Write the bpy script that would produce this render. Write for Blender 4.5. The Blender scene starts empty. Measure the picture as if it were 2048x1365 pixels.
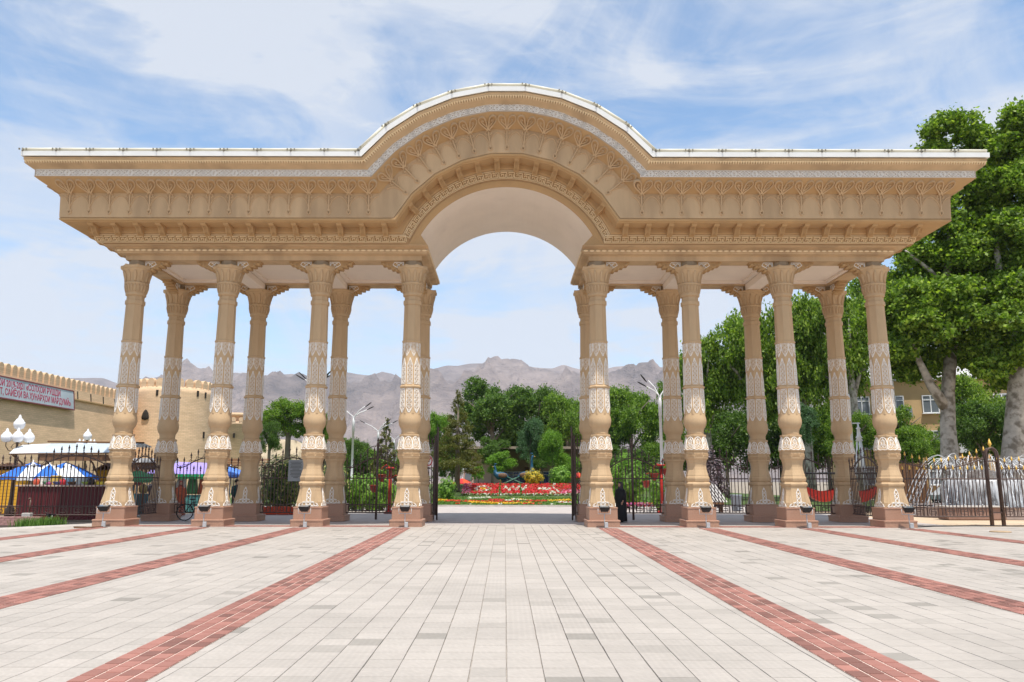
import bpy, math, random
import numpy as np
from mathutils import Matrix, Vector
random.seed(7)
rng = np.random.default_rng(11)
S = bpy.context.scene
COL = S.collection
R_ = math.radians

# ---------------------------------------------------------------- camera
FPX, PITCH, CAMH, PPX, PPY = 1561.0, R_(10.15), 1.7, 1010.0, 682.5
cam_d = bpy.data.cameras.new("camera")
cam_d.sensor_width = 36.0
cam_d.lens = FPX / 2048 * 36
cam_d.shift_x = (1024 - PPX) / 2048
cam_d.clip_start, cam_d.clip_end = 0.1, 30000
cam = bpy.data.objects.new("camera", cam_d)
COL.objects.link(cam)
cam.matrix_world = (Matrix.Translation((0, 0, CAMH)) @ Matrix.Rotation(R_(90) + PITCH, 4, 'X')
                    @ Matrix.Rotation(R_(0.10), 4, 'Z'))
S.camera = cam

# ---------------------------------------------------------------- world, sun, exposure
SUN_EL, SUN_AZ = R_(71), R_(16)          # sun to the front right of the gate, nearly overhead
SUN_STRENGTH, SKY_STRENGTH, EXPOSURE = 4.75, 0.14, 0.13
w = bpy.data.worlds.new("World")
S.world = w
w.use_nodes = True
nt = w.node_tree
for n in list(nt.nodes):
    nt.nodes.remove(n)


def N(tree, typ, **kw):
    n = tree.nodes.new(typ)
    for k, v in kw.items():
        if k.startswith("in_"):
            n.inputs[int(k[3:])].default_value = v
        else:
            setattr(n, k, v)
    return n


def L(tree, a, ao, b, bi):
    tree.links.new(a.outputs[ao], b.inputs[bi])


def math_n(tree, op, a, b=None, c=None, clamp=False):
    n = tree.nodes.new('ShaderNodeMath')
    n.operation = op
    n.use_clamp = clamp
    for i, x in enumerate((a, b, c)):
        if x is None:
            continue
        if isinstance(x, (int, float)):
            n.inputs[i].default_value = x
        else:
            tree.links.new(x, n.inputs[i])
    return n.outputs[0]


def ramp(tree, fac, stops, interp='LINEAR'):
    n = tree.nodes.new('ShaderNodeValToRGB')
    n.color_ramp.interpolation = interp
    e = n.color_ramp.elements
    while len(e) < len(stops):
        e.new(0.5)
    for q, (p, c) in zip(e, stops):
        q.position = p
        q.color = c if len(c) == 4 else (*c, 1)
    tree.links.new(fac, n.inputs[0])
    return n.outputs[0]


def build_sky():
    sky = N(nt, 'ShaderNodeTexSky', sky_type='NISHITA', sun_disc=False)
    sky.sun_elevation = SUN_EL
    sky.sun_rotation = math.pi - SUN_AZ        # the sun lamp's own direction
    sky.altitude = 350
    sky.air_density, sky.dust_density, sky.ozone_density = 1.0, 0.3, 3.0
    tc = N(nt, 'ShaderNodeTexCoord')
    sep = N(nt, 'ShaderNodeSeparateXYZ')
    L(nt, tc, 'Generated', sep, 0)
    az = math_n(nt, 'ARCTAN2', sep.outputs[0], sep.outputs[1])
    el = math_n(nt, 'ARCSINE', sep.outputs[2])
    comb = N(nt, 'ShaderNodeCombineXYZ')
    nt.links.new(az, comb.inputs[0])
    nt.links.new(el, comb.inputs[1])

    def layer(rot, scl, detail, rough, dist, lo, hi, loc=(0, 0, 0), nscale=1.0):
        mp = N(nt, 'ShaderNodeMapping')
        mp.inputs['Rotation'].default_value = (0, 0, rot)
        mp.inputs['Scale'].default_value = scl
        mp.inputs['Location'].default_value = loc
        L(nt, comb, 0, mp, 0)
        nz = N(nt, 'ShaderNodeTexNoise')
        nz.inputs['Scale'].default_value = nscale
        nz.inputs['Detail'].default_value = detail
        nz.inputs['Roughness'].default_value = rough
        nz.inputs['Distortion'].default_value = dist
        L(nt, mp, 0, nz, 'Vector')
        mr = N(nt, 'ShaderNodeMapRange')
        mr.interpolation_type = 'SMOOTHSTEP'
        mr.inputs['From Min'].default_value = lo
        mr.inputs['From Max'].default_value = hi
        L(nt, nz, 0, mr, 0)
        return mr.outputs[0]
    a = layer(R_(-33), (1.7, 7.5, 1), 9, 0.60, 0.9, 0.40, 0.62, (1.3, 0.4, 0), 1.0)       # long cirrus streaks
    b = layer(R_(10), (3.0, 5.0, 1), 10, 0.60, 0.8, 0.39, 0.60, (4.6, 2.2, 0), 1.0)       # soft puffed sheets
    c = layer(R_(-42), (5.0, 20.0, 1), 9, 0.6, 0.9, 0.42, 0.72, (0.2, 3.0, 0), 1.0)       # fine combing
    s = math_n(nt, 'ADD', math_n(nt, 'MULTIPLY', a, 0.52), math_n(nt, 'MULTIPLY', b, 0.48))
    s = math_n(nt, 'ADD', s, math_n(nt, 'MULTIPLY', c, 0.26))
    # one broad bright cloud high on the left, its edge broken by the same sheets
    dx = math_n(nt, 'MULTIPLY', math_n(nt, 'ADD', az, 0.43), 6.0)
    dy = math_n(nt, 'MULTIPLY', math_n(nt, 'SUBTRACT', el, 0.53), 7.5)
    rr = math_n(nt, 'SQRT', math_n(nt, 'ADD', math_n(nt, 'POWER', dx, 2), math_n(nt, 'POWER', dy, 2)))
    rr = math_n(nt, 'SUBTRACT', math_n(nt, 'ADD', 1.0, math_n(nt, 'MULTIPLY', b, 0.75)), rr)
    s = math_n(nt, 'ADD', s, math_n(nt, 'MULTIPLY', math_n(nt, 'MULTIPLY', rr, 0.55, clamp=True), 0.75))
    veil = ramp(nt, sep.outputs[2], [(0.0, (0.66,) * 3), (0.14, (0.30,) * 3), (0.26, (0.17,) * 3), (0.42, (0.06,) * 3), (1.0, (0.06,) * 3)])
    s = math_n(nt, 'ADD', s, veil)
    s = math_n(nt, 'MINIMUM', s, 0.92)
    bg1 = N(nt, 'ShaderNodeBackground')
    bg1.inputs[1].default_value = SKY_STRENGTH
    tint = N(nt, 'ShaderNodeMix', data_type='RGBA', blend_type='MULTIPLY')
    tint.inputs[0].default_value = 1
    L(nt, sky, 0, tint, 6)
    tint.inputs[7].default_value = (1.15, 1.40, 1.42, 1)
    L(nt, tint, 2, bg1, 0)
    bg2 = N(nt, 'ShaderNodeBackground')
    bg2.inputs[0].default_value = (0.83, 0.885, 0.98, 1)
    bg2.inputs[1].default_value = 0.82
    mx = N(nt, 'ShaderNodeMixShader')
    nt.links.new(s, mx.inputs[0])
    L(nt, bg1, 0, mx, 1)
    L(nt, bg2, 0, mx, 2)
    out = N(nt, 'ShaderNodeOutputWorld')
    L(nt, mx, 0, out, 0)


build_sky()
sun_d = bpy.data.lights.new("sun", 'SUN')
sun_d.energy = SUN_STRENGTH
sun_d.angle = R_(0.53)
sun_d.color = (1.0, 0.955, 0.88)
sun = bpy.data.objects.new("sun", sun_d)
COL.objects.link(sun)
to_sun = Vector((math.sin(SUN_AZ) * math.cos(SUN_EL), -math.cos(SUN_AZ) * math.cos(SUN_EL), math.sin(SUN_EL)))
sun.rotation_euler = to_sun.to_track_quat('Z', 'Y').to_euler()
sun.location = (20, -20, 60)
S.view_settings.view_transform = 'Standard'
S.view_settings.look = 'None'
S.view_settings.gamma = 1.0
S.view_settings.use_curve_mapping = False
S.view_settings.exposure = EXPOSURE
S.cycles.max_bounces = 6
S.cycles.diffuse_bounces = 4
S.cycles.transparent_max_bounces = 12
S.cycles.volume_bounces = 1
S.cycles.use_denoising = True


# ---------------------------------------------------------------- helpers
def at(px, py, d):
    """world point seen at photo pixel (px, py) when it stands d metres in front of the camera"""
    u = (px - PPX) / FPX
    v = (PPY - py) / FPX
    f = math.cos(PITCH) - v * math.sin(PITCH)
    t = d / f
    return Vector((u * t, d, CAMH + (math.sin(PITCH) + v * math.cos(PITCH)) * t))


def xw(px, d, z=0.0):
    zc = d * math.cos(PITCH) + (z - CAMH) * math.sin(PITCH)
    return (px - PPX) / FPX * zc


def new_obj(name, mesh, parent=None, M=None):
    o = bpy.data.objects.new(name, mesh)
    COL.objects.link(o)
    if parent is not None:
        o.parent = parent
    if M is not None:
        o.matrix_basis = M if isinstance(M, Matrix) else Matrix.Translation(M)
    return o


def tag(o, label, cat, group=None, kind=None):
    o['label'] = label
    o['category'] = cat
    if group:
        o['group'] = group
    if kind:
        o['kind'] = kind
    return o


def thing(name, label, cat, loc=(0, 0, 0), rz=0.0, group=None):
    o = bpy.data.objects.new(name, None)
    COL.objects.link(o)
    o.empty_display_size = 0.2
    o.location = loc
    o.rotation_euler = (0, 0, rz)
    return tag(o, label, cat, group)


def struct(o):
    o['kind'] = 'structure'
    return o


def copy_tree(o, parent=None):
    c = o.copy()
    COL.objects.link(c)
    if parent is not None:
        c.parent = parent
    for ch in list(o.children):
        copy_tree(ch, c)
    return c


class MB:
    def __init__(s):
        s.v, s.f, s.mi, s.sm = [], [], [], []

    def add(s, vs, fs, mi=0, smooth=False):
        b = len(s.v)
        s.v.extend([tuple(v) for v in vs])
        for f in fs:
            s.f.append(tuple(i + b for i in f))
            s.mi.append(mi)
            s.sm.append(smooth)
        return b

    def box(s, c, sz, mi=0, M=None, bev=0.0):
        hx, hy, hz = sz[0] / 2, sz[1] / 2, sz[2] / 2
        if bev:
            b = bev
            vs = []
            for z, k in ((-hz, b), (-hz + b, 0), (hz - b, 0), (hz, b)):
                vs += [(-hx + k, -hy + k, z), (hx - k, -hy + k, z), (hx - k, hy - k, z), (-hx + k, hy - k, z)]
            fs = [(3, 2, 1, 0), (12, 13, 14, 15)]
            for r in range(3):
                for i in range(4):
                    j = (i + 1) % 4
                    fs.append((r * 4 + i, r * 4 + j, r * 4 + 4 + j, r * 4 + 4 + i))
        else:
            vs = [(-hx, -hy, -hz), (hx, -hy, -hz), (hx, hy, -hz), (-hx, hy, -hz),
                  (-hx, -hy, hz), (hx, -hy, hz), (hx, hy, hz), (-hx, hy, hz)]
            fs = [(3, 2, 1, 0), (4, 5, 6, 7), (0, 1, 5, 4), (1, 2, 6, 5), (2, 3, 7, 6), (3, 0, 4, 7)]
        if M is None:
            vs = [(v[0] + c[0], v[1] + c[1], v[2] + c[2]) for v in vs]
        else:
            vs = [tuple(M @ Vector((v[0] + c[0], v[1] + c[1], v[2] + c[2]))) for v in vs]
        s.add(vs, fs, mi)

    def loft(s, rings, mi=0, smooth=False, cap0=True, cap1=True, closed=True):
        n = len(rings[0])
        vs = [p for r in rings for p in r]
        fs = []
        m = n if closed else n - 1
        for r in range(len(rings) - 1):
            for i in range(m):
                j = (i + 1) % n
                fs.append((r * n + i, r * n + j, (r + 1) * n + j, (r + 1) * n + i))
        if cap0:
            fs.append(tuple(range(n - 1, -1, -1)))
        if cap1:
            fs.append(tuple(range((len(rings) - 1) * n, len(rings) * n)))
        s.add(vs, fs, mi, smooth)

    def tube(s, pts, r, n=6, mi=0, smooth=True, cap=True, flat=1.0):
        pts = [Vector(p) for p in pts]
        rs = r if isinstance(r, (list, tuple)) else [r] * len(pts)
        rings = []
        prev = None
        for i, p in enumerate(pts):
            t = (pts[min(i + 1, len(pts) - 1)] - pts[max(i - 1, 0)])
            if t.length < 1e-9:
                t = Vector((0, 0, 1))
            t.normalize()
            if prev is None:
                a = Vector((0, 0, 1)) if abs(t.z) < 0.9 else Vector((1, 0, 0))
                u = t.cross(a).normalized()
            else:
                u = prev - t * prev.dot(t)
                u = u.normalized() if u.length > 1e-6 else t.orthogonal().normalized()
            prev = u
            w_ = t.cross(u)
            rings.append([tuple(p + u * (rs[i] * math.cos(2 * math.pi * k / n)) + w_ * (rs[i] * flat * math.sin(2 * math.pi * k / n)))
                          for k in range(n)])
        s.loft(rings, mi, smooth, cap, cap)

    def lathe(s, prof, n=16, mi=0, smooth=True, c=(0, 0), sx=1.0, sy=1.0, cap0=True, cap1=True, ph=0.0):
        rings = [[(c[0] + sx * r * math.cos(ph + 2 * math.pi * k / n), c[1] + sy * r * math.sin(ph + 2 * math.pi * k / n), z)
                  for k in range(n)] for r, z in prof]
        s.loft(rings, mi, smooth, cap0, cap1)

    def ell(s, c, r, n=10, m=7, mi=0, M=None):
        rings = []
        for j in range(m + 1):
            a = -math.pi / 2 + math.pi * j / m
            k = max(math.cos(a), 0.02)
            ring = [Vector((r[0] * k * math.cos(2 * math.pi * i / n), r[1] * k * math.sin(2 * math.pi * i / n), r[2] * math.sin(a)))
                    for i in range(n)]
            ring = [(M @ p if M else p) + Vector(c) for p in ring]
            rings.append([tuple(p) for p in ring])
        s.loft(rings, mi, True)

    def ribbon(s, pts, wd, h, fmap, mi=0, closed=False, base=-0.012):
        """raised strip along a 2D polyline, carried onto a surface by fmap(u, v, height)"""
        n = len(pts)
        if n < 2:
            return
        ring = []
        for i in range(n):
            a = pts[(i - 1) % n] if (closed or i > 0) else pts[i]
            b = pts[(i + 1) % n] if (closed or i < n - 1) else pts[i]
            dx, dy = b[0] - a[0], b[1] - a[1]
            l = math.hypot(dx, dy) or 1
            nx, ny = -dy / l, dx / l
            u, v = pts[i]
            hw = wd / 2
            ring.append([fmap(u + nx * hw, v + ny * hw, base), fmap(u + nx * hw * .6, v + ny * hw * .6, h),
                         fmap(u - nx * hw * .6, v - ny * hw * .6, h), fmap(u - nx * hw, v - ny * hw, base)])
        vs = [p for r in ring for p in r]
        fs = []
        for i in range(n if closed else n - 1):
            j = (i + 1) % n
            for k in range(3):
                fs.append((i * 4 + k, i * 4 + k + 1, j * 4 + k + 1, j * 4 + k))
        s.add(vs, fs, mi)

    def mesh(s, name, mats):
        me = bpy.data.meshes.new(name)
        me.from_pydata(s.v, [], s.f)
        for m in (mats if isinstance(mats, (list, tuple)) else [mats]):
            me.materials.append(m)
        if any(s.mi):
            me.polygons.foreach_set('material_index', s.mi)
        me.polygons.foreach_set('use_smooth', s.sm)
        me.update()
        return me

    def build(s, name, mats, parent=None, M=None):
        return new_obj(name, s.mesh(name, mats), parent, M)


def fflat(u, v, h):
    return (u, -h, v)


def circ(cx, cy, r, n=12, a0=0.0, a1=2 * math.pi, ry=None):
    ry = r if ry is None else ry
    full = abs(a1 - a0 - 2 * math.pi) < 1e-6
    m = n if full else n + 1
    return [(cx + r * math.cos(a0 + (a1 - a0) * i / n), cy + ry * math.sin(a0 + (a1 - a0) * i / n)) for i in range(m)]


def bez(p0, p1, p2, p3, n=8):
    o = []
    for i in range(n + 1):
        t = i / n
        a, b, c, d = (1 - t) ** 3, 3 * t * (1 - t) ** 2, 3 * t * t * (1 - t), t ** 3
        o.append(tuple(a * p0[k] + b * p1[k] + c * p2[k] + d * p3[k] for k in range(len(p0))))
    return o


# ---------------------------------------------------------------- materials
MATS = {}


def mat(name, col, rough=0.8, var=0.12, scale=3.0, bump=0.0, bscale=40.0, spec=0.3, metal=0.0, dirt=None, coords='Object', detail=5.0, stretch=None):
    """procedural surface: base colour with two-octave mottling, optional wear colour and fine relief"""
    if name in MATS:
        return MATS[name]
    m = bpy.data.materials.new(name)
    m.use_nodes = True
    t = m.node_tree
    b = t.nodes['Principled BSDF']
    b.inputs['Roughness'].default_value = rough
    b.inputs['Metallic'].default_value = metal
    b.inputs['Specular IOR Level'].default_value = spec
    tc = N(t, 'ShaderNodeTexCoord')
    vec = tc.outputs[coords]
    if stretch:
        mp = N(t, 'ShaderNodeMapping')
        mp.inputs['Scale'].default_value = stretch
        t.links.new(vec, mp.inputs[0])
        vec = mp.outputs[0]
    nz = N(t, 'ShaderNodeTexNoise')
    nz.inputs['Scale'].default_value = scale
    nz.inputs['Detail'].default_value = detail
    nz.inputs['Roughness'].default_value = 0.62
    t.links.new(vec, nz.inputs['Vector'])
    lo = tuple(max(0, c * (1 - var)) for c in col)
    hi = tuple(min(1, c * (1 + var)) for c in col)
    c = ramp(t, nz.outputs[0], [(0.32, lo), (0.68, hi)])
    if dirt:
        n2 = N(t, 'ShaderNodeTexNoise')
        n2.inputs['Scale'].default_value = dirt[1]
        n2.inputs['Detail'].default_value = 6
        t.links.new(vec, n2.inputs['Vector'])
        fac = ramp(t, n2.outputs[0], [(dirt[2], (0, 0, 0)), (min(1, dirt[2] + 0.16), (dirt[3],) * 3)])
        mx = N(t, 'ShaderNodeMix', data_type='RGBA')
        t.links.new(fac, mx.inputs[0])
        t.links.new(c, mx.inputs[6])
        mx.inputs[7].default_value = (*dirt[0], 1)
        c = mx.outputs[2]
    t.links.new(c, b.inputs['Base Color'])
    if bump:
        n3 = N(t, 'ShaderNodeTexNoise')
        n3.inputs['Scale'].default_value = bscale
        n3.inputs['Detail'].default_value = 4
        t.links.new(vec, n3.inputs['Vector'])
        bp = N(t, 'ShaderNodeBump')
        bp.inputs['Strength'].default_value = bump
        bp.inputs['Distance'].default_value = 0.02
        t.links.new(n3.outputs[0], bp.inputs['Height'])
        t.links.new(bp.outputs[0], b.inputs['Normal'])
    MATS[name] = m
    return m


def leaf_mat(name, c0, c1, c2, transl=0.35, rough=0.5):
    if name in MATS:
        return MATS[name]
    m = bpy.data.materials.new(name)
    m.use_nodes = True
    t = m.node_tree
    b = t.nodes['Principled BSDF']
    b.inputs['Roughness'].default_value = rough
    b.inputs['Specular IOR Level'].default_value = 0.35
    g = N(t, 'ShaderNodeNewGeometry')
    c = ramp(t, g.outputs['Random Per Island'], [(0.0, c0), (0.55, c1), (1.0, c2)])
    t.links.new(c, b.inputs['Base Color'])
    tr = N(t, 'ShaderNodeBsdfTranslucent')
    mul = N(t, 'ShaderNodeMix', data_type='RGBA', blend_type='MULTIPLY')
    mul.inputs[0].default_value = 1
    t.links.new(c, mul.inputs[6])
    mul.inputs[7].default_value = (1.25, 1.35, 0.6, 1)
    t.links.new(mul.outputs[2], tr.inputs[0])
    mx = N(t, 'ShaderNodeMixShader')
    mx.inputs[0].default_value = transl
    t.links.new(b.outputs[0], mx.inputs[1])
    t.links.new(tr.outputs[0], mx.inputs[2])
    t.links.new(mx.outputs[0], t.nodes['Material Output'].inputs[0])
    MATS[name] = m
    return m


STUCCO = (0.59, 0.415, 0.245)
M_ST = mat('sand_stucco', STUCCO, 0.85, 0.09, 1.6, 0.35, 45, 0.2, dirt=((0.40, 0.275, 0.165), 1.1, 0.48, 0.6), stretch=(1, 1, .22))
M_STO = mat('ochre_stucco', (0.51, 0.325, 0.16), 0.85, 0.09, 0.9, 0.3, 45, 0.2, dirt=((0.40, 0.26, 0.14), 0.8, 0.55, 0.5), stretch=(1, 1, .5))
M_KEY = mat('key_stucco', (0.88, 0.70, 0.45), 0.8, 0.05, 2, 0.1, 60, 0.2)
M_WH = mat('white_carving', (0.86, 0.82, 0.76), 0.75, 0.05, 4, 0.1, 60, 0.2)
M_KEYF = mat('key_ground', (0.40, 0.255, 0.13), 0.85, 0.08, 2)
M_CLIP = mat('clip_metal', (0.24, 0.22, 0.17), 0.6, 0.2, 5)
M_BAND = mat('band_ground', (0.50, 0.42, 0.34), 0.85, 0.08, 3)
M_CEIL = mat('pale_plaster', (0.88, 0.765, 0.655), 0.85, 0.04, 0.7, 0.1, 30, 0.2, dirt=((0.66, 0.55, 0.48), 0.5, 0.60, 0.5))
M_ROOF = mat('white_metal_roof', (0.80, 0.80, 0.78), 0.4, 0.04, 2)
M_TUBE = mat('cream_light_tube', (0.74, 0.70, 0.56), 0.4, 0.05, 2)
M_GRAN = mat('red_granite', (0.41, 0.23, 0.155), 0.45, 0.16, 30, 0.05, 90, 0.5)
M_IMP = mat('grey_impost', (0.36, 0.28, 0.19), 0.8, 0.08, 2)
M_IRON = mat('brown_iron', (0.085, 0.052, 0.043), 0.5, 0.2, 6, 0.0, 1, 0.4)
M_GOLD = mat('gold_paint', (0.75, 0.46, 0.08), 0.4, 0.1, 6, 0.0, 1, 0.5)
M_BLACK = mat('black_plastic', (0.02, 0.02, 0.022), 0.45, 0.2, 8)
M_GREY = mat('grey_metal', (0.45, 0.46, 0.47), 0.45, 0.08, 6)
M_WHITE = mat('white_paint', (0.80, 0.80, 0.80), 0.45, 0.03, 3)
M_GLASSY = mat('lamp_glass', (0.16, 0.18, 0.2), 0.12, 0.05, 3, spec=0.8)
# ================================================================ THE GATE
W, WD, ZC, RO, AX = 14.76, 1.975, 9.35, 6.70, 0.06
YC = 32.375
gate = thing('monumental_gate', 'sand coloured monumental gate with two rows of carved columns and a central arch', 'gate', (0, YC, 0))


# ---- column -----------------------------------------------------
def octo(h, c, z):
    return [(h, -(h - c), z), (h, h - c, z), (h - c, h, z), (-(h - c), h, z), (-h, h - c, z), (-h, -(h - c), z), (-(h - c), -h, z), (h - c, -h, z)]


def ro(h, z):
    return octo(h, h * 0.5858, z)


def panel_mesh(name, H, wf, strands=2, dia=4, wd=0.022, fm=None, top=True):
    """openwork lozenge: outline, interlaced strands and small diamonds"""
    m = MB()
    fm = fm or fflat
    n = 14
    left = [(-wf(i / n), H * i / n) for i in range(n + 1)]
    right = [(wf(i / n), H * i / n) for i in range(n, -1, -1)]
    m.ribbon(left + right, wd * 1.15, 0.02, fm, closed=True)
    k = 18
    for s in range(strands):
        for sg in (-1, 1):
            pts = [(sg * wf(i / k) * 0.82 * math.sin(math.pi * (s * .5 + dia * i / k)), H * i / k) for i in range(k + 1)]
            m.ribbon(pts, wd * 0.85, 0.017, fm)
    for i in range(dia):
        t = (i + .5) / dia
        a = min(wf(t) * .42, H / dia * .32)
        m.ribbon([(0, H * t - a * 1.2), (a, H * t), (0, H * t + a * 1.2), (-a, H * t)], wd * .9, 0.02, fm, closed=True)
    return m.mesh(name, M_WH)


def wf_low(t):       # pointed below, square above
    return 0.115 * min(1, 0.18 + t * 4.2) if t < .22 else 0.115 - 0.012 * (t - .22)


def wf_mid(t):       # pointed above
    return 0.10 * (1 if t < .72 else max(0.12, (1 - t) / .28))


def wf_top(t):
    return 0.115 * min(1, 0.10 + t * 2.0) if t < .45 else 0.115 * (1 - .35 * max(0, t - .75))


ME_LOW = panel_mesh('carved_panel', 0.93, wf_low, 1, 5, .026)
ME_MID = panel_mesh('carved_panel', 1.02, wf_mid, 1, 6, .024)


def fold(u, v, h):   # wraps over a corner of the octagon
    return (u, -(0.352 + h) + abs(u) * 0.4142, v)


ME_TOP = panel_mesh('carved_medallion', 0.52, wf_top, 1, 3, fm=fold)


def bell_panel():
    m = MB()

    def f(u, v, h):
        k = v / 0.5
        return (u * (1 - .2 * k), -(0.43 - 0.085 * k + h), v)
    out = bez((-.17, .02), (-.2, .3), (-.14, .47), (0, .49)) + bez((0, .49), (.14, .47), (.2, .3), (.17, .02))[1:]
    m.ribbon(out, .035, .025, f)
    m.ribbon(circ(0, .30, .085, 10), .028, .022, f, closed=True)
    m.ribbon(circ(-.075, .14, .065, 8), .026, .022, f, closed=True)
    m.ribbon(circ(.075, .14, .065, 8), .026, .022, f, closed=True)
    m.ribbon([(-.15, .04), (-.05, .2), (0, .46)], .024, .022, f)
    m.ribbon([(.15, .04), (.05, .2), (0, .46)], .024, .022, f)
    m.ribbon([(-.17, .03), (-.08, .0), (0, .03), (.08, .0), (.17, .03)], .035, .03, f)
    return m.mesh('carved_arch', M_WH)


ME_BELL = bell_panel()


def cross_panel():
    m = MB()

    def f(u, v, h):   # follows the concave front of the pedestal
        y = np.interp(v, [0.72, .9, 1.15, 1.45], [.47, .465, .425, .392])
        return (u, -(y + h), v)
    H0, H1 = .80, 1.42
    pts = [(-.075 * (1 if t < .75 else max(.1, (1 - t) / .25)), H0 + (H1 - H0) * t) for t in np.linspace(0, 1, 12)]
    m.ribbon(pts + [(-x, y) for x, y in reversed(pts)], .026, .022, f, closed=True)
    for sg in (-1, 1):
        m.ribbon([(sg * .06 * math.sin(i * .9), H0 + .1 + .045 * i) for i in range(12)], .024, .02, f)
        m.ribbon(circ(sg * .15, .83, .065, 9), .026, .02, f, closed=True)
        m.ribbon(circ(sg * .28, .81, .05, 8), .026, .02, f, closed=True)
        m.ribbon([(0, .88), (sg * .1, .93), (sg * .22, .9), (sg * .34, .83), (sg * .38, .76)], .026, .022, f)
        m.ribbon([(0, .76), (sg * .12, .745), (sg * .25, .76), (sg * .38, .75)], .03, .022, f)
    m.ribbon(circ(0, .83, .055, 9), .026, .02, f, closed=True)
    return m.mesh('carved_cross', M_WH)


ME_CROSS = cross_panel()


def facet_mesh():
    m = MB()
    for sg in (-1, 1):
        vs = [(sg * .14, -.462, .80), (sg * .36, -.462, .80), (sg * .25, -.385, 1.40), (sg * .25, -.50, .86)]
        m.add(vs, [(0, 3, 2), (3, 1, 2), (0, 1, 3)])
    return m.mesh('pedestal_facets', M_ST)


ME_FACET = facet_mesh()

col0 = bpy.data.objects.new('column', None)
COL.objects.link(col0)
m = MB()
m.loft([octo(.61, .02, 0), octo(.61, .02, .20)], 0)
m.loft([octo(.625, .02, .20), octo(.625, .02, .245), octo(.60, .02, .26)], 0)
m.build('lower_plinth', M_GRAN, col0)
m = MB()
m.loft([octo(.535, .02, .26), octo(.535, .02, .68)], 0)
m.loft([octo(.55, .02, .68), octo(.55, .02, .715), octo(.53, .02, .725)], 0)
m.build('upper_plinth', M_GRAN, col0)
m = MB()
m.loft([octo(.475, .10, .72), octo(.468, .10, .90), octo(.445, .115, 1.03), octo(.425, .13, 1.15), octo(.405, .14, 1.3), octo(.392, .15, 1.50)])
m.loft([octo(.40, .15, 1.50), octo(.435, .17, 1.55), octo(.44, .17, 1.60), octo(.41, .17, 1.66), octo(.38, .17, 1.67)])
m.build('pedestal', M_ST, col0)
m = MB()
m.loft([ro(.38, 1.66), ro(.415, 1.70), ro(.43, 1.78), ro(.425, 1.84), ro(.40, 1.87), ro(.395, 1.93), ro(.375, 2.0), ro(.345, 2.12), ro(.33, 2.24), ro(.34, 2.38), ro(.37, 2.50), ro(.39, 2.53)])
m.build('baluster', M_ST, col0)
m = MB()
m.loft([ro(.40, 2.53), ro(.415, 2.56), ro(.415, 2.79), ro(.40, 2.82)])
for k in range(8):
    Mk = Matrix.Rotation(k * math.pi / 4, 4, 'Z')

    def fr(u, v, h, Mk=Mk):
        return tuple(Mk @ Vector((u, -(.415 + h), v)))
    m.ribbon([(-.16 + .32 * i / 8, 2.675 + .06 * (-1) ** i) for i in range(9)], .03, .018, fr)
    m.ribbon([(-.16 + .32 * i / 8, 2.675 - .06 * (-1) ** i) for i in range(9)], .03, .014, fr)
m.build('neck_band', M_ST, col0)
m = MB()
m.loft([ro(.43, 2.82), ro(.45, 2.87), ro(.44, 2.93), ro(.43, 2.96), ro(.35, 3.34), ro(.345, 3.36)])
m.loft([ro(.36, 3.36), ro(.372, 3.40), ro(.372, 3.45), ro(.34, 3.46)])
m.build('bell', M_ST, col0)
m = MB()
m.lathe([(.335, 3.45), (.318, 3.52), (.322, 3.62), (.34, 3.66), (.345, 3.70), (.385, 3.74), (.428, 3.86), (.445, 3.98), (.43, 4.10), (.40, 4.22), (.385, 4.34), (.37, 4.42)], 24)
m.build('bulb', M_ST, col0)
m = MB()
m.loft([ro(.385, 4.24), ro(.372, 4.6), ro(.358, 5.26)])
m.loft([ro(.385, 5.25), ro(.40, 5.28), ro(.40, 5.32), ro(.375, 5.34), ro(.35, 5.36)])
m.loft([ro(.348, 5.34), ro(.33, 7.06)])
m.loft([ro(.345, 7.04), ro(.358, 7.07), ro(.358, 7.11), ro(.33, 7.13)])
m.loft([ro(.326, 7.12), ro(.308, 8.58)])
m.loft([ro(.335, 8.56), ro(.345, 8.59), ro(.345, 8.72), ro(.31, 8.75)])
m.loft([ro(.305, 8.74), ro(.30, 8.93)])
m.build('shaft', M_ST, col0)
m = MB()
m.lathe([(.31, 8.90), (.375, 8.93), (.385, 8.98), (.375, 9.04), (.395, 9.2), (.43, 9.36), (.455, 9.38), (.46, 9.43), (.425, 9.45), (.415, 9.5), (.43, 9.65), (.475, 9.80), (.53, 9.90), (.575, 9.95), (.575, 9.97)], 24)
rings = []
for r, z, zz in ((.565, 9.965, 0), (.60, 9.99, 0), (.605, 10.07, .03), (.585, 10.10, .03), (.3, 10.105, 0)):
    rings.append([((r + (.035 if k % 4 == 0 else (0.0 if k % 2 else -.015))) * math.cos(k * math.pi / 16 + math.pi / 8),
                   (r + (.035 if k % 4 == 0 else (0.0 if k % 2 else -.015))) * math.sin(k * math.pi / 16 + math.pi / 8),
                   z + (zz if k % 4 == 0 else 0)) for k in range(32)])
m.loft(rings)
for k in range(20):      # flutes of the lower bell
    a = 2 * math.pi * k / 20
    m.tube([(r * math.cos(a), r * math.sin(a), z) for r, z in ((.375, 9.05), (.392, 9.15), (.415, 9.28), (.43, 9.36))], [.028, .04, .045, .03], 5)
for k in range(12):      # leaves of the upper bell
    a = 2 * math.pi * (k + .5) / 12
    m.tube([(r * math.cos(a), r * math.sin(a), z) for r, z in ((.42, 9.47), (.43, 9.62), (.465, 9.78), (.535, 9.92))], [.05, .06, .07, .03], 5)
m.build('capital', M_ST, col0)
m = MB()
m.loft([ro(.32, 10.09), ro(.32, 10.34)])
m.build('impost', M_IMP, col0)
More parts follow.
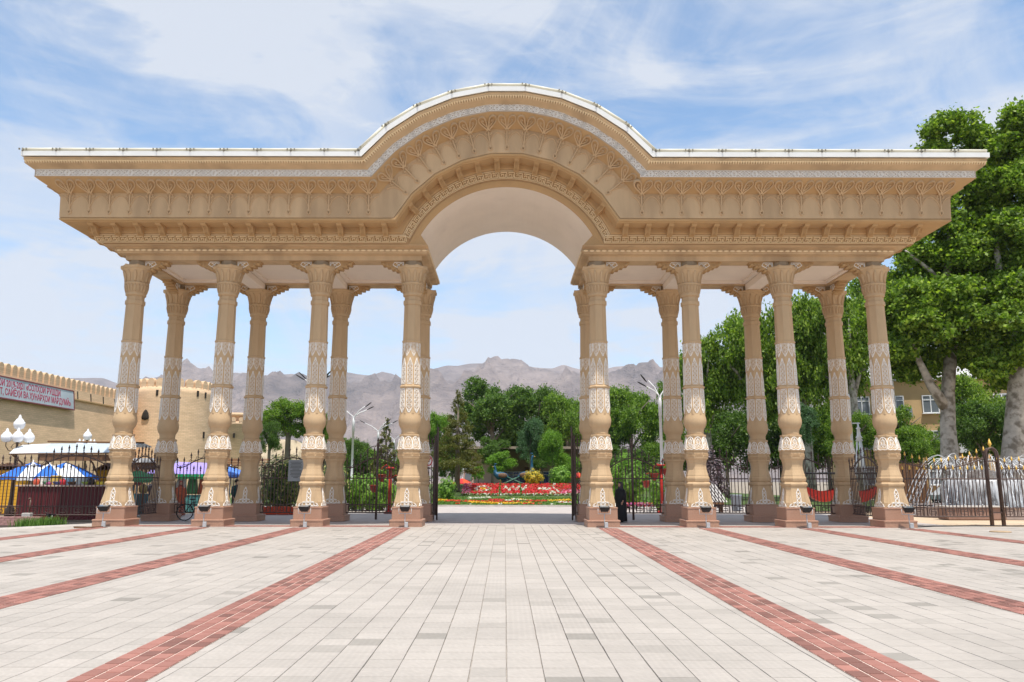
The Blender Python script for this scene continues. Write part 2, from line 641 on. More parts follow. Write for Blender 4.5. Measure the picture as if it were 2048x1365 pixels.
for k in range(8):
    Rk = Matrix.Rotation(k * math.pi / 4, 4, 'Z')
    Rh = Matrix.Rotation((k + .5) * math.pi / 4, 4, 'Z')
    tilt = Matrix.Translation((0, -.383, 4.29)) @ Matrix.Rotation(R_(-1.6), 4, 'X')
    new_obj('carved_panel', ME_LOW, col0, Rk @ tilt)
    tilt = Matrix.Translation((0, -.347, 5.40)) @ Matrix.Rotation(R_(-.6), 4, 'X')
    new_obj('carved_panel', ME_MID, col0, Rk @ tilt)
    new_obj('carved_medallion', ME_TOP, col0, Rh @ Matrix.Translation((0, 0, 6.50)))
    new_obj('carved_arch', ME_BELL, col0, Rk @ Matrix.Translation((0, 0, 2.88)))
for k in range(4):
    Rk = Matrix.Rotation(k * math.pi / 2, 4, 'Z')
    new_obj('carved_cross', ME_CROSS, col0, Rk)
    new_obj('pedestal_facets', ME_FACET, col0, Rk)


def bracket_mesh():
    m = MB()
    lo = [(.30, -.38), (.44, -.385), (.50, -.32), (.58, -.345), (.66, -.26), (.75, -.28), (.83, -.19), (.92, -.205), (1.0, -.12), (1.1, -.135), (1.17, -.05), (1.22, -.045), (1.23, 0)]
    hy = .17
    ring0 = [(x, -hy, z) for x, z in lo] + [(.30, -hy, 0)]
    ring1 = [(x, hy, z) for x, z in lo] + [(.30, hy, 0)]
    m.loft([ring0, ring1])
    for x, z in ((.47, -.36), (.62, -.30), (.79, -.235), (.96, -.16), (1.13, -.09)):   # rolled scallops
        m.tube([(x, -hy - .03, z + .01), (x, hy + .03, z + .01)], .05, 8)
    for sg in (-1, 1):
        def f(u, v, h, sg=sg):
            return (u, sg * (hy + h), v)
        m.ribbon(circ(.45, -.14, .075, 9), .03, .03, f, 1, closed=True)
        m.ribbon([(.34, -.03), (.7, -.03), (.76, -.12), (.62, -.2), (.54, -.1), (.64, -.07)], .03, .03, f, 1)
        m.ribbon([(.36, -.26), (.5, -.28), (.6, -.2)], .03, .03, f, 1)
        m.ribbon([(.36, -.05), (.36, -.25)], .03, .03, f, 1)
        m.ribbon([(.82, -.03), (.93, -.07), (.86, -.14), (.8, -.09)], .03, .03, f, 0)
        m.ribbon([(.98, -.02), (1.08, -.05), (1.02, -.1)], .03, .03, f, 0)
    return m.mesh('carved_bracket', [M_STO, M_WH])


ME_BRK = bracket_mesh()
XS = [-(3.69 + 3.69 * k) for k in (3, 2, 1, 0)] + [3.69 + 3.69 * k for k in range(4)]
first = True
for row in (-1, 1):
    for i, x in enumerate(XS):
        c = col0 if first else copy_tree(col0, gate)
        c.parent = gate
        c.location = (x, row * WD, 0)
        first = False
for c in [o for o in gate.children if o.name.startswith('column')]:
    x, y = c.location.x, c.location.y
    i = min(range(8), key=lambda k: abs(XS[k] - x))
    dirs = [0 if y < 0 else math.pi]
    dirs = []
    if i not in (0, 4):
        dirs.append(math.pi)
    if i not in (3, 7):
        dirs.append(0.0)
    if i in (0, 3, 4, 7):
        dirs.append(math.pi / 2 if y < 0 else -math.pi / 2)
    for a in dirs:
        new_obj('carved_bracket', ME_BRK, c, Matrix.Translation((0, 0, 10.335)) @ Matrix.Rotation(a, 4, 'Z') @ Matrix.Diagonal((1.05, 1.05, 1.18, 1)))


# ---- entablature ------------------------------------------------
def fpath(o, z, n):
    R, dz = z - RO, z - ZC
    k = math.sqrt(R * R - dz * dz)
    th = math.atan2(k, dz)
    return [(-(W + o), z)] + [(AX + R * math.sin(-th + 2 * th * i / n), ZC + R * math.cos(-th + 2 * th * i / n)) for i in range(n + 1)] + [(W + o, z)]


def loop(o, z, n):
    p = fpath(o, z, n)
    return [(x, -(WD + o), zz) for x, zz in p] + [(2 * AX * 0 + x, WD + o, zz) for x, zz in reversed(p)]


def sweep(name, prof, mats, n=9, smooth=False):
    mb = MB()
    mb.loft([loop(o, z, n) for o, z in prof], 0, smooth, False, False)
    return mb.build(name, mats, gate)


sweep('cornice', [(2.95, 13.55), (3.10, 13.50), (3.10, 13.40), (3.075, 13.385), (3.075, 13.28), (3.05, 13.255), (2.86, 13.16), (2.835, 13.13)], M_ST)
sweep('band_field', [(2.835, 13.13), (2.83, 13.12), (2.815, 13.115), (2.81, 12.87), (2.83, 12.865), (2.82, 12.85)], M_BAND)
sweep('cove', [(2.82, 12.85), (2.66, 12.73), (2.50, 12.63), (2.34, 12.54), (2.19, 12.455), (2.17, 12.45)], M_STO)
sweep('frieze', [(2.17, 12.45), (2.175, 12.43), (2.16, 12.42), (2.13, 11.50), (2.10, 11.49)], M_ST)
sweep('rope_moulding', [(2.09, 11.49), (2.12, 11.475), (2.135, 11.44), (2.12, 11.40), (2.09, 11.38), (2.04, 11.375), (2.02, 11.345)], M_STO, 9)
sweep('soffit', [(2.02, 11.345), (1.40, 11.345)], M_STO, 9)
sweep('fascia', [(1.40, 11.35), (1.39, 11.16), (1.355, 11.145), (1.34, 11.12)], M_STO, 27)
sweep('key_field', [(1.34, 11.12), (1.02, 10.84), (.97, 10.82), (.97, 10.79)], M_KEYF, 27)

# white metal eaves and roof
mb = MB()
mb.loft([loop(2.95, 13.56, 9), loop(3.17, 13.52, 9), loop(3.18, 13.70, 9), loop(3.10, 13.72, 9)], 0, False, False, False)
mb.build('eave_fascia', M_ROOF, gate)
mb = MB()
a, b = fpath(3.11, 13.73, 9), fpath(3.11, 13.73, 9)
mb.add([(x, -(WD + 3.11), z) for x, z in a] + [(x, WD + 3.11, z) for x, z in b],
       [(i, i + 1, len(a) + i + 1, len(a) + i) for i in range(len(a) - 1)])
mb.build('roof', M_ROOF, gate)

# arch face, vault, spandrels
TH = R_(61)
n = 36
RG = 10.80 - RO
for sy in (-1, 1):
    mb = MB()
    th_o = math.atan2(math.sqrt(RG ** 2 - (10.80 - ZC) ** 2), 10.80 - ZC)
    ro_, ri_ = [], []
    for i in range(n + 1):
        t = -th_o + 2 * th_o * i / n
        ti = -TH + 2 * TH * i / n
        ro_.append((AX + RG * math.sin(t), sy * (WD + .97), ZC + RG * math.cos(t)))
        ri_.append((AX + 3.87 * math.sin(ti), sy * (WD + .86), ZC + 3.87 * math.cos(ti)))
    mid = [(AX + 3.97 * math.sin(-TH + 2 * TH * i / n), sy * (WD + .93), ZC + 3.97 * math.cos(-TH + 2 * TH * i / n)) for i in range(n + 1)]
    mb.add(ro_ + mid + ri_, [(k * (n + 1) + i, k * (n + 1) + i + 1, (k + 1) * (n + 1) + i + 1, (k + 1) * (n + 1) + i) for k in range(2) for i in range(n)])
    for sx in (-1, 1):
        e = 0 if sx < 0 else n
        foot = (sx * 3.04, sy * (WD + .86), 10.79)
        mb.add([ro_[e], mid[e], ri_[e], foot], [(0, 1, 2, 3)])
    mb.build('arch_face', M_STO, gate)
mb = MB()
vr = []
for sy in (-1, 1):
    arc = [(AX + 3.868 * math.sin(-TH + 2 * TH * i / n), sy * (WD + .86), ZC + 3.868 * math.cos(-TH + 2 * TH * i / n)) for i in range(n + 1)]
    vr.append([(-3.04, sy * (WD + .86), 10.79)] + arc + [(3.04, sy * (WD + .86), 10.79)])
mb.loft(vr, 0, False, False, False, closed=False)
mb.build('vault', M_CEIL, gate)

# beams over each wing, ceilings, cross beams
for sx in (-1, 1):
    def wloop(o, z, oi=None):
        oi = o if oi is None else oi
        x0, x1 = sx * (W + o), sx * (3.69 - oi)
        return [(x0, -(WD + o), z), (x1, -(WD + o), z), (x1, WD + o, z), (x0, WD + o, z)]
    mb = MB()
    mb.loft([wloop(.975, 10.80, .652), wloop(.94, 10.775, .652), wloop(.66, 10.765, .65)], 0, False, False, False)
    mb.loft([wloop(.66, 10.765, .65), wloop(.64, 10.71), wloop(.665, 10.69), wloop(.675, 10.655), wloop(.66, 10.62), wloop(.60, 10.60), wloop(.58, 10.56),
             wloop(.40, 10.53), wloop(.36, 10.51), wloop(.35, 10.335), wloop(-.35, 10.335), wloop(-.35, 10.56)], 0, False, False, False)
    mb.build('beam', M_ST, gate)
    # cable moulding: small shells laid along the torus
    mb = MB()
    xa, xb = 3.69 - .62, W + .62
    k = int((xb - xa) / .24)
    for j in range(k):
        x = sx * (xa + (j + .5) * (xb - xa) / k)
        for sy in (-1, 1):
            mb.ell((x, sy * (WD + .665), 10.655), (.11, .03, .04), 6, 4)
    for j in range(18):
        y = -(WD + .55) + (j + .5) * 2 * (WD + .55) / 18
        for xx in (sx * (W + .665), sx * (3.69 - .665)):
            mb.ell((xx, y, 10.655), (.03, .11, .04), 6, 4)
    o = mb.build('shell_moulding', M_KEY, gate)
    o['kind'] = 'stuff'
    for j in range(3):
        xa, xb = 3.69 + 3.69 * j, 3.69 + 3.69 * (j + 1)
        x0, x1 = sx * (xa + .29), sx * (xb - .29)
        mb = MB()
        y0 = WD - .34
        r0 = [(x0, -y0, 10.40), (x1, -y0, 10.40), (x1, y0, 10.40), (x0, y0, 10.40)]
        q = sx * .18
        r1 = [(x0 + q, -y0 + .18, 10.42), (x1 - q, -y0 + .18, 10.42), (x1 - q, y0 - .18, 10.42), (x0 + q, y0 - .18, 10.42)]
        r2 = [(a_[0], a_[1], 10.52) for a_ in r1]
        mb.loft([r0, r1, r2], 0, False, False, True)
        mb.build('ceiling', M_CEIL, gate)
    for j in (1, 2):
        mb = MB()
        mb.box((sx * (3.69 + 3.69 * j), 0, 10.25), (.62, 2 * (WD - .33), .30), bev=.03)
        mb.build('cross_beam', M_CEIL, gate)


# ---- ornaments set out along the path --------------------------------
BACK = Matrix.Rotation(math.pi, 4, 'Z')
SIDE_L = Matrix.Translation((-(W - WD), 0, 0)) @ Matrix.Rotation(-math.pi / 2, 4, 'Z')
SIDE_R = Matrix.Translation((W - WD, 0, 0)) @ Matrix.Rotation(math.pi / 2, 4, 'Z')


def arcM(t):
    return Matrix.Translation((AX, 0, ZC)) @ Matrix.Rotation(t, 4, 'Y') @ Matrix.Translation((0, 0, -RO))


def place(name, me, flats, angs, sides):
    for base in (Matrix.Identity(4), BACK):
        for x in flats:
            for s in (-1, 1):
                new_obj(name, me, gate, base @ Matrix.Translation((s * x, 0, 0)))
        for t in angs:
            bb = base if base is not BACK else Matrix.Translation((2 * AX, 0, 0)) @ base
            new_obj(name, me, gate, bb @ arcM(t) @ Matrix.Translation((0, 0, -.03 if name == 'palmette' else 0)))
    for base in (SIDE_L, SIDE_R):
        for x in sides:
            new_obj(name, me, gate, base @ Matrix.Translation((x, 0, 0)))


def f_fr(u, s, h):       # (along, up) on frieze (s<0) and cove (s>0)
    if s < 0:
        return (u, -(WD + 2.17 + .033 * s + h), 12.44 + s)
    t = s / .766
    return (u, -(WD + 2.18 + .64 * t + h * .55) - .0, 12.45 + .40 * t - h * .84 + .025 * math.sin(math.pi * min(1, t)))


m = MB()
for sg in (-1, 1):
    lobe = bez((sg * .015, -.05), (sg * .05, .12), (sg * .22, .20), (sg * .31, .36), 6) + \
        bez((sg * .31, .36), (sg * .39, .52), (sg * .30, .66), (sg * .18, .62), 6)[1:] + \
        bez((sg * .18, .62), (sg * .05, .57), (sg * .05, .3), (sg * .015, .05), 6)[1:]
    m.ribbon(lobe, .075, .085, f_fr)
    m.ribbon(bez((sg * .05, .18), (sg * .17, .28), (sg * .26, .40), (sg * .20, .46), 6) + [(sg * .15, .44), (sg * .16, .38)], .065, .075, f_fr)
    m.ribbon([(sg * .01, -.05), (sg * .10, -.04), (sg * .12, -.14), (sg * .05, -.2)], .05, .03, f_fr)
    m.ribbon(bez((sg * .03, -.52), (sg * .07, -.32), (sg * .19, -.14), (sg * .375, -.10), 8), .036, .024, f_fr)
    m.ribbon(bez((sg * .05, -.30), (sg * .12, -.22), (sg * .16, -.16), (sg * .17, -.08), 5), .03, .018, f_fr)
m.ribbon([(0, -.02), (0, -.30), (0, -.72)], .062, .045, f_fr)
m.ribbon([(-.05, -.66), (0, -.60), (.05, -.66), (.055, -.75), (0, -.83), (-.055, -.75)], .05, .035, f_fr, closed=True)
ME_PAL = m.mesh('palmette', M_ST)
place('palmette', ME_PAL, [5.18 + .756 * i for i in range(16)], [R_(7.25) * k for k in range(-7, 8)], [.756 * k for k in range(-5, 6)])

m = MB()
pr = [(1.38, 11.36), (1.98, 11.36), (1.98, 11.305), (1.93, 11.27), (1.80, 11.255), (1.70, 11.22), (1.62, 11.10), (1.52, 11.02), (1.38, 10.99)]
m.loft([[(-.10, -(WD + o), z) for o, z in pr], [(.10, -(WD + o), z) for o, z in pr]])
for q in (-.05, 0, .05):
    m.tube([(q, -(WD + o), z) for o, z in ((1.97, 11.31), (1.80, 11.25), (1.70, 11.215), (1.62, 11.095), (1.52, 11.015))], .018, 4)
ME_CON = m.mesh('console', M_STO)
place('console', ME_CON, [4.62 + .86 * i for i in range(14)], [R_(9.7) * (k + .5) for k in range(-6, 6)], [.86 * (k + .5) for k in range(-3, 3)])


def f_key(u, v, h):
    t = v / .425
    return (u, -(WD + 1.34 - .32 * t + h * .66), 11.12 - .28 * t - h * .75)


m = MB()
for dx in (0,):
    m.ribbon([(-.155, .12), (-.155, .33), (.03, .33), (.03, .20), (-.06, .20), (-.06, .26)], .036, .05, f_key)
    m.ribbon([(.155, .33), (.155, .12), (-.03 - .05, .12), (-.08, .155)], .036, .05, f_key)
    m.ribbon([(.03, .33), (.10, .33), (.10, .18)], .036, .05, f_key)
m.ribbon([(-.155, .055), (.155, .055)], .022, .035, f_key)
m.ribbon([(-.155, .39), (.155, .39)], .022, .035, f_key)
ME_KEY = m.mesh('key_pattern', M_KEY)
place('key_pattern', ME_KEY, [4.02 + .31 * i for i in range(39)], [R_(4.14) * (k + .5) for k in range(-16, 16)], [.31 * k for k in range(-9, 10)])


def f_band(u, v, h):
    return (u, -(WD + 2.813 + h), 12.99 + v)


m = MB()
m.ribbon(circ(0, 0, .105, 12), .030, .03, f_band, closed=True)
m.ribbon(circ(0, 0, .05, 8), .028, .03, f_band, closed=True)
for sg in (-1, 1):
    m.ribbon([(-.39, sg * .0), (-.27, sg * .10), (-.13, sg * .02), (0, sg * -.115), (.13, sg * .02), (.27, sg * .10), (.39, 0)], .029, .028, f_band)
    m.ribbon([(-.39, sg * .1), (-.27, 0), (-.16, sg * -.1), (-.05, sg * .03), (.05, sg * .03), (.16, sg * -.1), (.27, 0), (.39, sg * .1)], .02, .02, f_band)
    m.ribbon(circ(sg * .23, 0, .055, 8), .029, .028, f_band, closed=True)
    m.ribbon([(-.39, sg * .117), (.39, sg * .117)], .024, .028, f_band)
    m.ribbon(circ(sg * .39, 0, .07, 6, math.pi / 2 * sg, math.pi / 2 * sg + math.pi), .029, .028, f_band)
ME_ROS = m.mesh('carved_rosette', M_WH)
th = math.degrees(math.atan2(math.sqrt((12.99 - RO) ** 2 - (12.99 - ZC) ** 2), 12.99 - ZC))
place('carved_rosette', ME_ROS, [5.42 + .78 * i for i in range(16)], [R_(th * 2 / 16.0) * (k + .5) for k in range(-8, 8)], [.78 * k for k in range(-5, 6)])

# small scale moulding under the eaves: hundreds of beads, one strip
mb = MB()


def bead(M):
    q = WD + 3.07
    mb.add([tuple(M @ Vector(p)) for p in ((-.046, -q, 13.40), (.046, -q, 13.40), (.046, -(q + .10), 13.355), (-.046, -(q + .10), 13.355), (0, -q, 13.255))],
           [(0, 1, 2, 3), (3, 2, 4), (0, 3, 4), (1, 4, 2)])


for base in (Matrix.Identity(4), BACK):
    x = 5.32
    while x < W + 3.02:
        for s in (-1, 1):
            bead(base @ Matrix.Translation((s * x, 0, 0)))
        x += .095
    pth = fpath(3.075, 13.335, 9)[1:-1]
    for (x0, z0), (x1, z1) in zip(pth[:-1], pth[1:]):
        ln = math.hypot(x1 - x0, z1 - z0)
        k = int(ln / .095)
        ang = -math.atan2(z1 - z0, x1 - x0)
        for j in range(k):
            t = (j + .5) / k
            bead(base @ Matrix.Translation((x0 + (x1 - x0) * t, 0, z0 + (z1 - z0) * t)) @ Matrix.Rotation(ang, 4, 'Y') @ Matrix.Translation((0, 0, -13.335)))
for base in (SIDE_L, SIDE_R):
    for k in range(-50, 51):
        bead(base @ Matrix.Translation((k * .095, 0, 0)))
o = mb.build('scale_moulding', M_KEY, gate)  # paler than the cornice: sunlight on the bead row is put into the colour
o['kind'] = 'stuff'

# light tubes on clips along the eave
m = MB()
m.tube([(-.56, 0, 0), (.56, 0, 0)], .065, 8)
ME_LT = m.mesh('light_tube', M_TUBE)
m = MB()
m.box((0, -.015, -.03), (.045, .15, .12), 0)
m.box((-.13, -.06, .0), (.04, .05, .06), 0)
m.box((.13, -.06, .0), (.04, .05, .06), 0)
m.tube([(0, -.09, -.02), (.03, -.12, -.06), (0, -.11, -.1)], .015, 4)
ME_CL = m.mesh('tube_clip', M_CLIP)
seg = [(x0, z0, x1, z1) for (x0, z0), (x1, z1) in zip(fpath(3.12, 13.78, 9)[:-1], fpath(3.12, 13.78, 9)[1:])]
for base in (Matrix.Identity(4), BACK):
    for x0, z0, x1, z1 in seg:
        ln = math.hypot(x1 - x0, z1 - z0)
        k = max(1, round(ln / 1.23))
        ang = -math.atan2(z1 - z0, x1 - x0)
        for j in range(k):
            t = (j + .5) / k
            Mx = base @ Matrix.Translation((x0 + (x1 - x0) * t, -(WD + 3.12), z0 + (z1 - z0) * t)) @ Matrix.Rotation(ang, 4, 'Y')
            new_obj('light_tube', ME_LT, gate, Mx @ Matrix.Scale(ln / k / 1.16, 4, (1, 0, 0)))
            t = j / k
            Mx = base @ Matrix.Translation((x0 + (x1 - x0) * t, -(WD + 3.12), z0 + (z1 - z0) * t)) @ Matrix.Rotation(ang, 4, 'Y')
            new_obj('tube_clip', ME_CL, gate, Mx)

# ---- floodlights at the foot of the front columns ---------------------------
ORD = ['outermost column on the left', 'second column from the left', 'third column from the left', 'column left of the archway',
       'column right of the archway', 'third column from the right', 'second column from the right', 'outermost column on the right']
fl0 = thing('floodlight', '', 'floodlight')
m = MB()
Mt = Matrix.Translation((0, 0, .68)) @ Matrix.Rotation(R_(12), 4, 'X') @ Matrix.Scale(.86, 4)
m.loft([[tuple(Mt @ Vector(p)) for p in r] for r in (
    [(-.15, -.10, -.1), (.15, -.10, -.1), (.15, .10, -.1), (-.15, .10, -.1)],
    [(-.21, -.16, .05), (.21, -.16, .05), (.21, .16, .05), (-.21, .16, .05)],
    [(-.22, -.17, .10), (.22, -.17, .10), (.22, .17, .10), (-.22, .17, .10)])])
for q in (-.12, -.06, 0, .06, .12):
    m.box((q, 0, -.12), (.015, .16, .05), 0, Mt)
m.build('housing', M_BLACK, fl0)
m = MB()
m.box((0, 0, .104), (.36, .27, .012), 0, Mt)
m.build('lens', M_GLASSY, fl0)
m = MB()
m.tube([(0, 0, 0), (0, 0, .50)], .018, 6)
m.tube([(-.23, 0, .68), (-.23, 0, .50), (.23, 0, .50), (.23, 0, .68)], .014, 5)
m.build('pole', M_GREY, fl0)
m = MB()
m.box((.06, -.05, .10), (.12, .09, .19), 0, bev=.012)
m.build('junction_box', M_GREY, fl0)
for i, x in enumerate(XS):
    o = fl0 if i == 0 else copy_tree(fl0)
    dx = [-.02, .0, .0, .02, -.02, .03, .05, .12][i]
    o.location = (x + dx, YC - WD - .98, .006)
    o.rotation_euler = (0, 0, [.12, .05, -.04, .02, 0, -.06, .04, -.2][i])
    o['label'] = 'black floodlight on a short pole at the foot of the ' + ORD[i]
    o['group'] = 'floodlights in front of the gate'
# ================================================================ GROUND, PLAZA, FENCES
def tile_mat(name, c_lo, c_hi, pattern):
    m = bpy.data.materials.new(name)
    m.use_nodes = True
    t = m.node_tree
    b = t.nodes['Principled BSDF']
    b.inputs['Roughness'].default_value = 0.75
    b.inputs['Specular IOR Level'].default_value = 0.25
    at_ = N(t, 'ShaderNodeAttribute')
    at_.attribute_name = 'tint'
    oi = N(t, 'ShaderNodeObjectInfo')
    s = N(t, 'ShaderNodeSeparateColor')
    L(t, at_, 'Color', s, 0)
    so = N(t, 'ShaderNodeSeparateColor')
    L(t, oi, 'Color', so, 0)
    f = math_n(t, 'MULTIPLY', s.outputs[0], so.outputs[0])       # one of the two is always white
    tc = N(t, 'ShaderNodeTexCoord')
    g = N(t, 'ShaderNodeNewGeometry')
    nz = N(t, 'ShaderNodeTexNoise')
    nz.inputs['Scale'].default_value = 9
    nz.inputs['Detail'].default_value = 9
    nz.inputs['Roughness'].default_value = 0.7
    L(t, g, 'Position', nz, 'Vector')
    n2 = N(t, 'ShaderNodeTexNoise')
    n2.inputs['Scale'].default_value = 0.45
    n2.inputs['Detail'].default_value = 5
    L(t, g, 'Position', n2, 'Vector')
    c = ramp(t, f, [(0.0, c_lo), (1.0, c_hi)])
    k = math_n(t, 'ADD', math_n(t, 'MULTIPLY', nz.outputs[0], 0.34), math_n(t, 'MULTIPLY', n2.outputs[0], 0.5))
    k = math_n(t, 'ADD', k, 0.58)
    mx = N(t, 'ShaderNodeVectorMath', operation='SCALE')
    t.links.new(c, mx.inputs[0])
    t.links.new(k, mx.inputs['Scale'])
    t.links.new(mx.outputs[0], b.inputs['Base Color'])
    uv = N(t, 'ShaderNodeUVMap')
    sp = N(t, 'ShaderNodeSeparateXYZ')
    L(t, uv, 0, sp, 0)
    u, v = sp.outputs[0], sp.outputs[1]
    if pattern == 'arc':        # embossed shells: rings about two corners
        r1 = math_n(t, 'SQRT', math_n(t, 'ADD', math_n(t, 'POWER', u, 2), math_n(t, 'POWER', v, 2)))
        r2 = math_n(t, 'SQRT', math_n(t, 'ADD', math_n(t, 'POWER', math_n(t, 'SUBTRACT', 1, u), 2), math_n(t, 'POWER', math_n(t, 'SUBTRACT', 1, v), 2)))
        r = math_n(t, 'MINIMUM', r1, r2)
        h = math_n(t, 'SINE', math_n(t, 'MULTIPLY', r, 34))
    else:
        h = math_n(t, 'ADD', math_n(t, 'SINE', math_n(t, 'MULTIPLY', u, 31.4)), math_n(t, 'SINE', math_n(t, 'MULTIPLY', v, 31.4)))
    # the embossed pattern is drawn in the colour alone, its lines paler
    k2 = math_n(t, 'ADD', 1.0, math_n(t, 'MULTIPLY', math_n(t, 'MAXIMUM', h, -0.2), 0.04))
    mx2 = N(t, 'ShaderNodeVectorMath', operation='SCALE')
    t.links.new(mx.outputs[0], mx2.inputs[0])
    t.links.new(k2, mx2.inputs['Scale'])
    t.links.new(mx2.outputs[0], b.inputs['Base Color'])
    h = nz.outputs[0]
    bp = N(t, 'ShaderNodeBump')
    bp.inputs['Strength'].default_value = 0.16 if pattern == 'arc' else 0.14
    bp.inputs['Distance'].default_value = 0.006
    t.links.new(h, bp.inputs['Height'])
    t.links.new(bp.outputs[0], b.inputs['Normal'])
    return m


M_TILE = tile_mat('cement_tile', (0.19, 0.175, 0.15), (0.435, 0.39, 0.345), 'arc')
M_TILE2 = tile_mat('cement_tile_ribbed', (0.19, 0.175, 0.15), (0.435, 0.39, 0.345), 'grid')
M_RED = tile_mat('red_paver', (0.15, 0.075, 0.06), (0.37, 0.17, 0.135), 'grid')
M_GROUT = mat('grout', (0.40, 0.355, 0.31), 0.95, 0.15, 8)
M_SAND = mat('sandy_earth', (0.56, 0.43, 0.30), 0.95, 0.12, 0.8, 0.3, 20)
M_EARTH = mat('park_ground', (0.30, 0.25, 0.19), 0.95, 0.2, 0.3, 0.3, 10)
M_LAWN = mat('lawn_soil', (0.075, 0.115, 0.03), 0.95, 0.35, 1.2, 0.5, 30)
M_KERB = mat('kerb_concrete', (0.50, 0.46, 0.42), 0.9, 0.12, 3, 0.2, 40)
M_PAVE = mat('park_paving', (0.45, 0.40, 0.37), 0.85, 0.12, 1.5, 0.15, 30)

mb = MB()
mb.add([(-8000, -280, -.06), (8000, -280, -.06), (8000, 8000, -.06), (-8000, 8000, -.06)], [(0, 1, 2, 3)])
struct(mb.build('ground', M_EARTH))
mb = MB()
mb.add([(-16.5, 31.6, -.012), (17.5, 31.6, -.012), (17.5, 55, -.012), (-16.5, 55, -.012)], [(0, 1, 2, 3)])
struct(mb.build('park_walk', M_PAVE))
mb = MB()
mb.add([(15.9, 29.2, -.02), (40, 24, -.02), (60, 30, -.02), (60, 46, -.02), (17.55, 46, -.02), (17.55, 31.55, -.02), (15.9, 31.55, -.02)], [tuple(range(7))])
struct(mb.build('sandy_strip', M_SAND))
T = 0.3333
mb = MB()
mb.add([(-34, 2, -.016), (36, 2, -.016), (36, 25.5, -.016), (15.85, 31.58, -.016), (-15.2, 31.58, -.016), (-17.6, 27.4, -.016), (-34, 16, -.016)], [tuple(range(7))])
plaza = struct(mb.build('plaza', M_GROUT))


def tile_tint(ix, iy):
    r = random.Random(ix * 7919 + iy * 104729)
    v = 0.86 + 0.14 * r.random()
    px, py = ix * .31, iy * .17
    p = math.sin(px * 1.7 + 3 * math.sin(py * .9)) * math.sin(py * 2.1 + 1.3 * math.sin(px * .8))
    if r.random() < 0.022 + (0.17 if p > .6 else 0):
        v = 0.30 + .35 * r.random()
    elif r.random() < 0.10:
        v *= 0.86
    return v


def in_plaza(x, y):
    if y > 31.4 or y < 5.2:
        return False
    if x < 0:
        if x < -15.2 and y > 27.4 + (x + 17.6) * (31.58 - 27.4) / 2.4:
            return False
        if x < -17.6 and y > 27.4 + (x + 17.6) * 11.4 / 16.4:
            return False
    elif x > 15.85 and y > 31.58 - (x - 15.85) * 6.08 / 20.15:
        return False
    return abs(x) < .72 * y + 4


def tile_proto(name, w_, l_, m_, bev=.003, dep=.010):
    h0, h1 = w_ / 2, l_ / 2
    vs = [(-h0, -h1, -dep), (h0, -h1, -dep), (h0, h1, -dep), (-h0, h1, -dep),
          (-h0 + bev, -h1 + bev, 0), (h0 - bev, -h1 + bev, 0), (h0 - bev, h1 - bev, 0), (-h0 + bev, h1 - bev, 0)]
    fs = [(4, 5, 6, 7), (0, 1, 5, 4), (1, 2, 6, 5), (2, 3, 7, 6), (3, 0, 4, 7)]
    return np.array(vs), fs


def tiles_mesh(name, cells, w_, l_, mats, pick):
    """cells: (x, y, angle, tint, dz) -> one mesh with uv and tint attributes"""
    pv, pf = tile_proto('', w_, l_, None)
    n = len(cells)
    C = np.array([(c[0], c[1], c[2], c[3], c[4]) for c in cells])
    ca, sa = np.cos(C[:, 2])[:, None], np.sin(C[:, 2])[:, None]
    X = C[:, 0:1] + pv[None, :, 0] * ca - pv[None, :, 1] * sa
    Y = C[:, 1:2] + pv[None, :, 0] * sa + pv[None, :, 1] * ca
    Z = pv[None, :, 2] + C[:, 4:5] + 0 * X
    V = np.stack([X, Y, Z], -1).reshape(-1, 3)
    F = (np.array(pf)[None] + (np.arange(n) * 8)[:, None, None]).reshape(-1, 4)
    me = bpy.data.meshes.new(name)
    me.vertices.add(len(V))
    me.vertices.foreach_set('co', V.ravel())
    me.loops.add(F.size)
    me.loops.foreach_set('vertex_index', F.ravel())
    me.polygons.add(len(F))
    me.polygons.foreach_set('loop_start', np.arange(0, F.size, 4))
    me.update(calc_edges=True)
    for m_ in mats:
        me.materials.append(m_)
    mi = np.repeat(np.array([pick(c) for c in cells]), 5)
    me.polygons.foreach_set('material_index', mi.astype(np.int32))
    uv = me.uv_layers.new(name='UVMap')
    pu = (pv[:, :2] / np.array([w_, l_]) + .5)
    U = pu[np.array(pf)].reshape(-1, 2)
    uv.data.foreach_set('uv', np.tile(U, (n, 1)).ravel())
    ca_ = me.color_attributes.new('tint', 'FLOAT_COLOR', 'CORNER')
    col = np.repeat(C[:, 3], 20)
    ca_.data.foreach_set('color', np.stack([col, col, col, np.ones_like(col)], -1).ravel())
    me.polygons.foreach_set('use_smooth', [False] * len(F))
    me.validate()
    return me


cells = []
for iy in range(15, 95):
    y = 0.12 + iy * T
    off = 0
    for ix in range(-110, 111):
        x = (ix + .5) * T + .02
        if in_plaza(x, y):
            r = random.Random(ix * 31 + iy * 977)
            cells.append((x + (r.random() - .5) * .004, y + (r.random() - .5) * .004, (r.random() - .5) * .008, tile_tint(ix, iy), (r.random() - .5) * .003, ix, iy))


def in_view(x, y):
    return y > 6.95 and abs(x) < .662 * y + .2


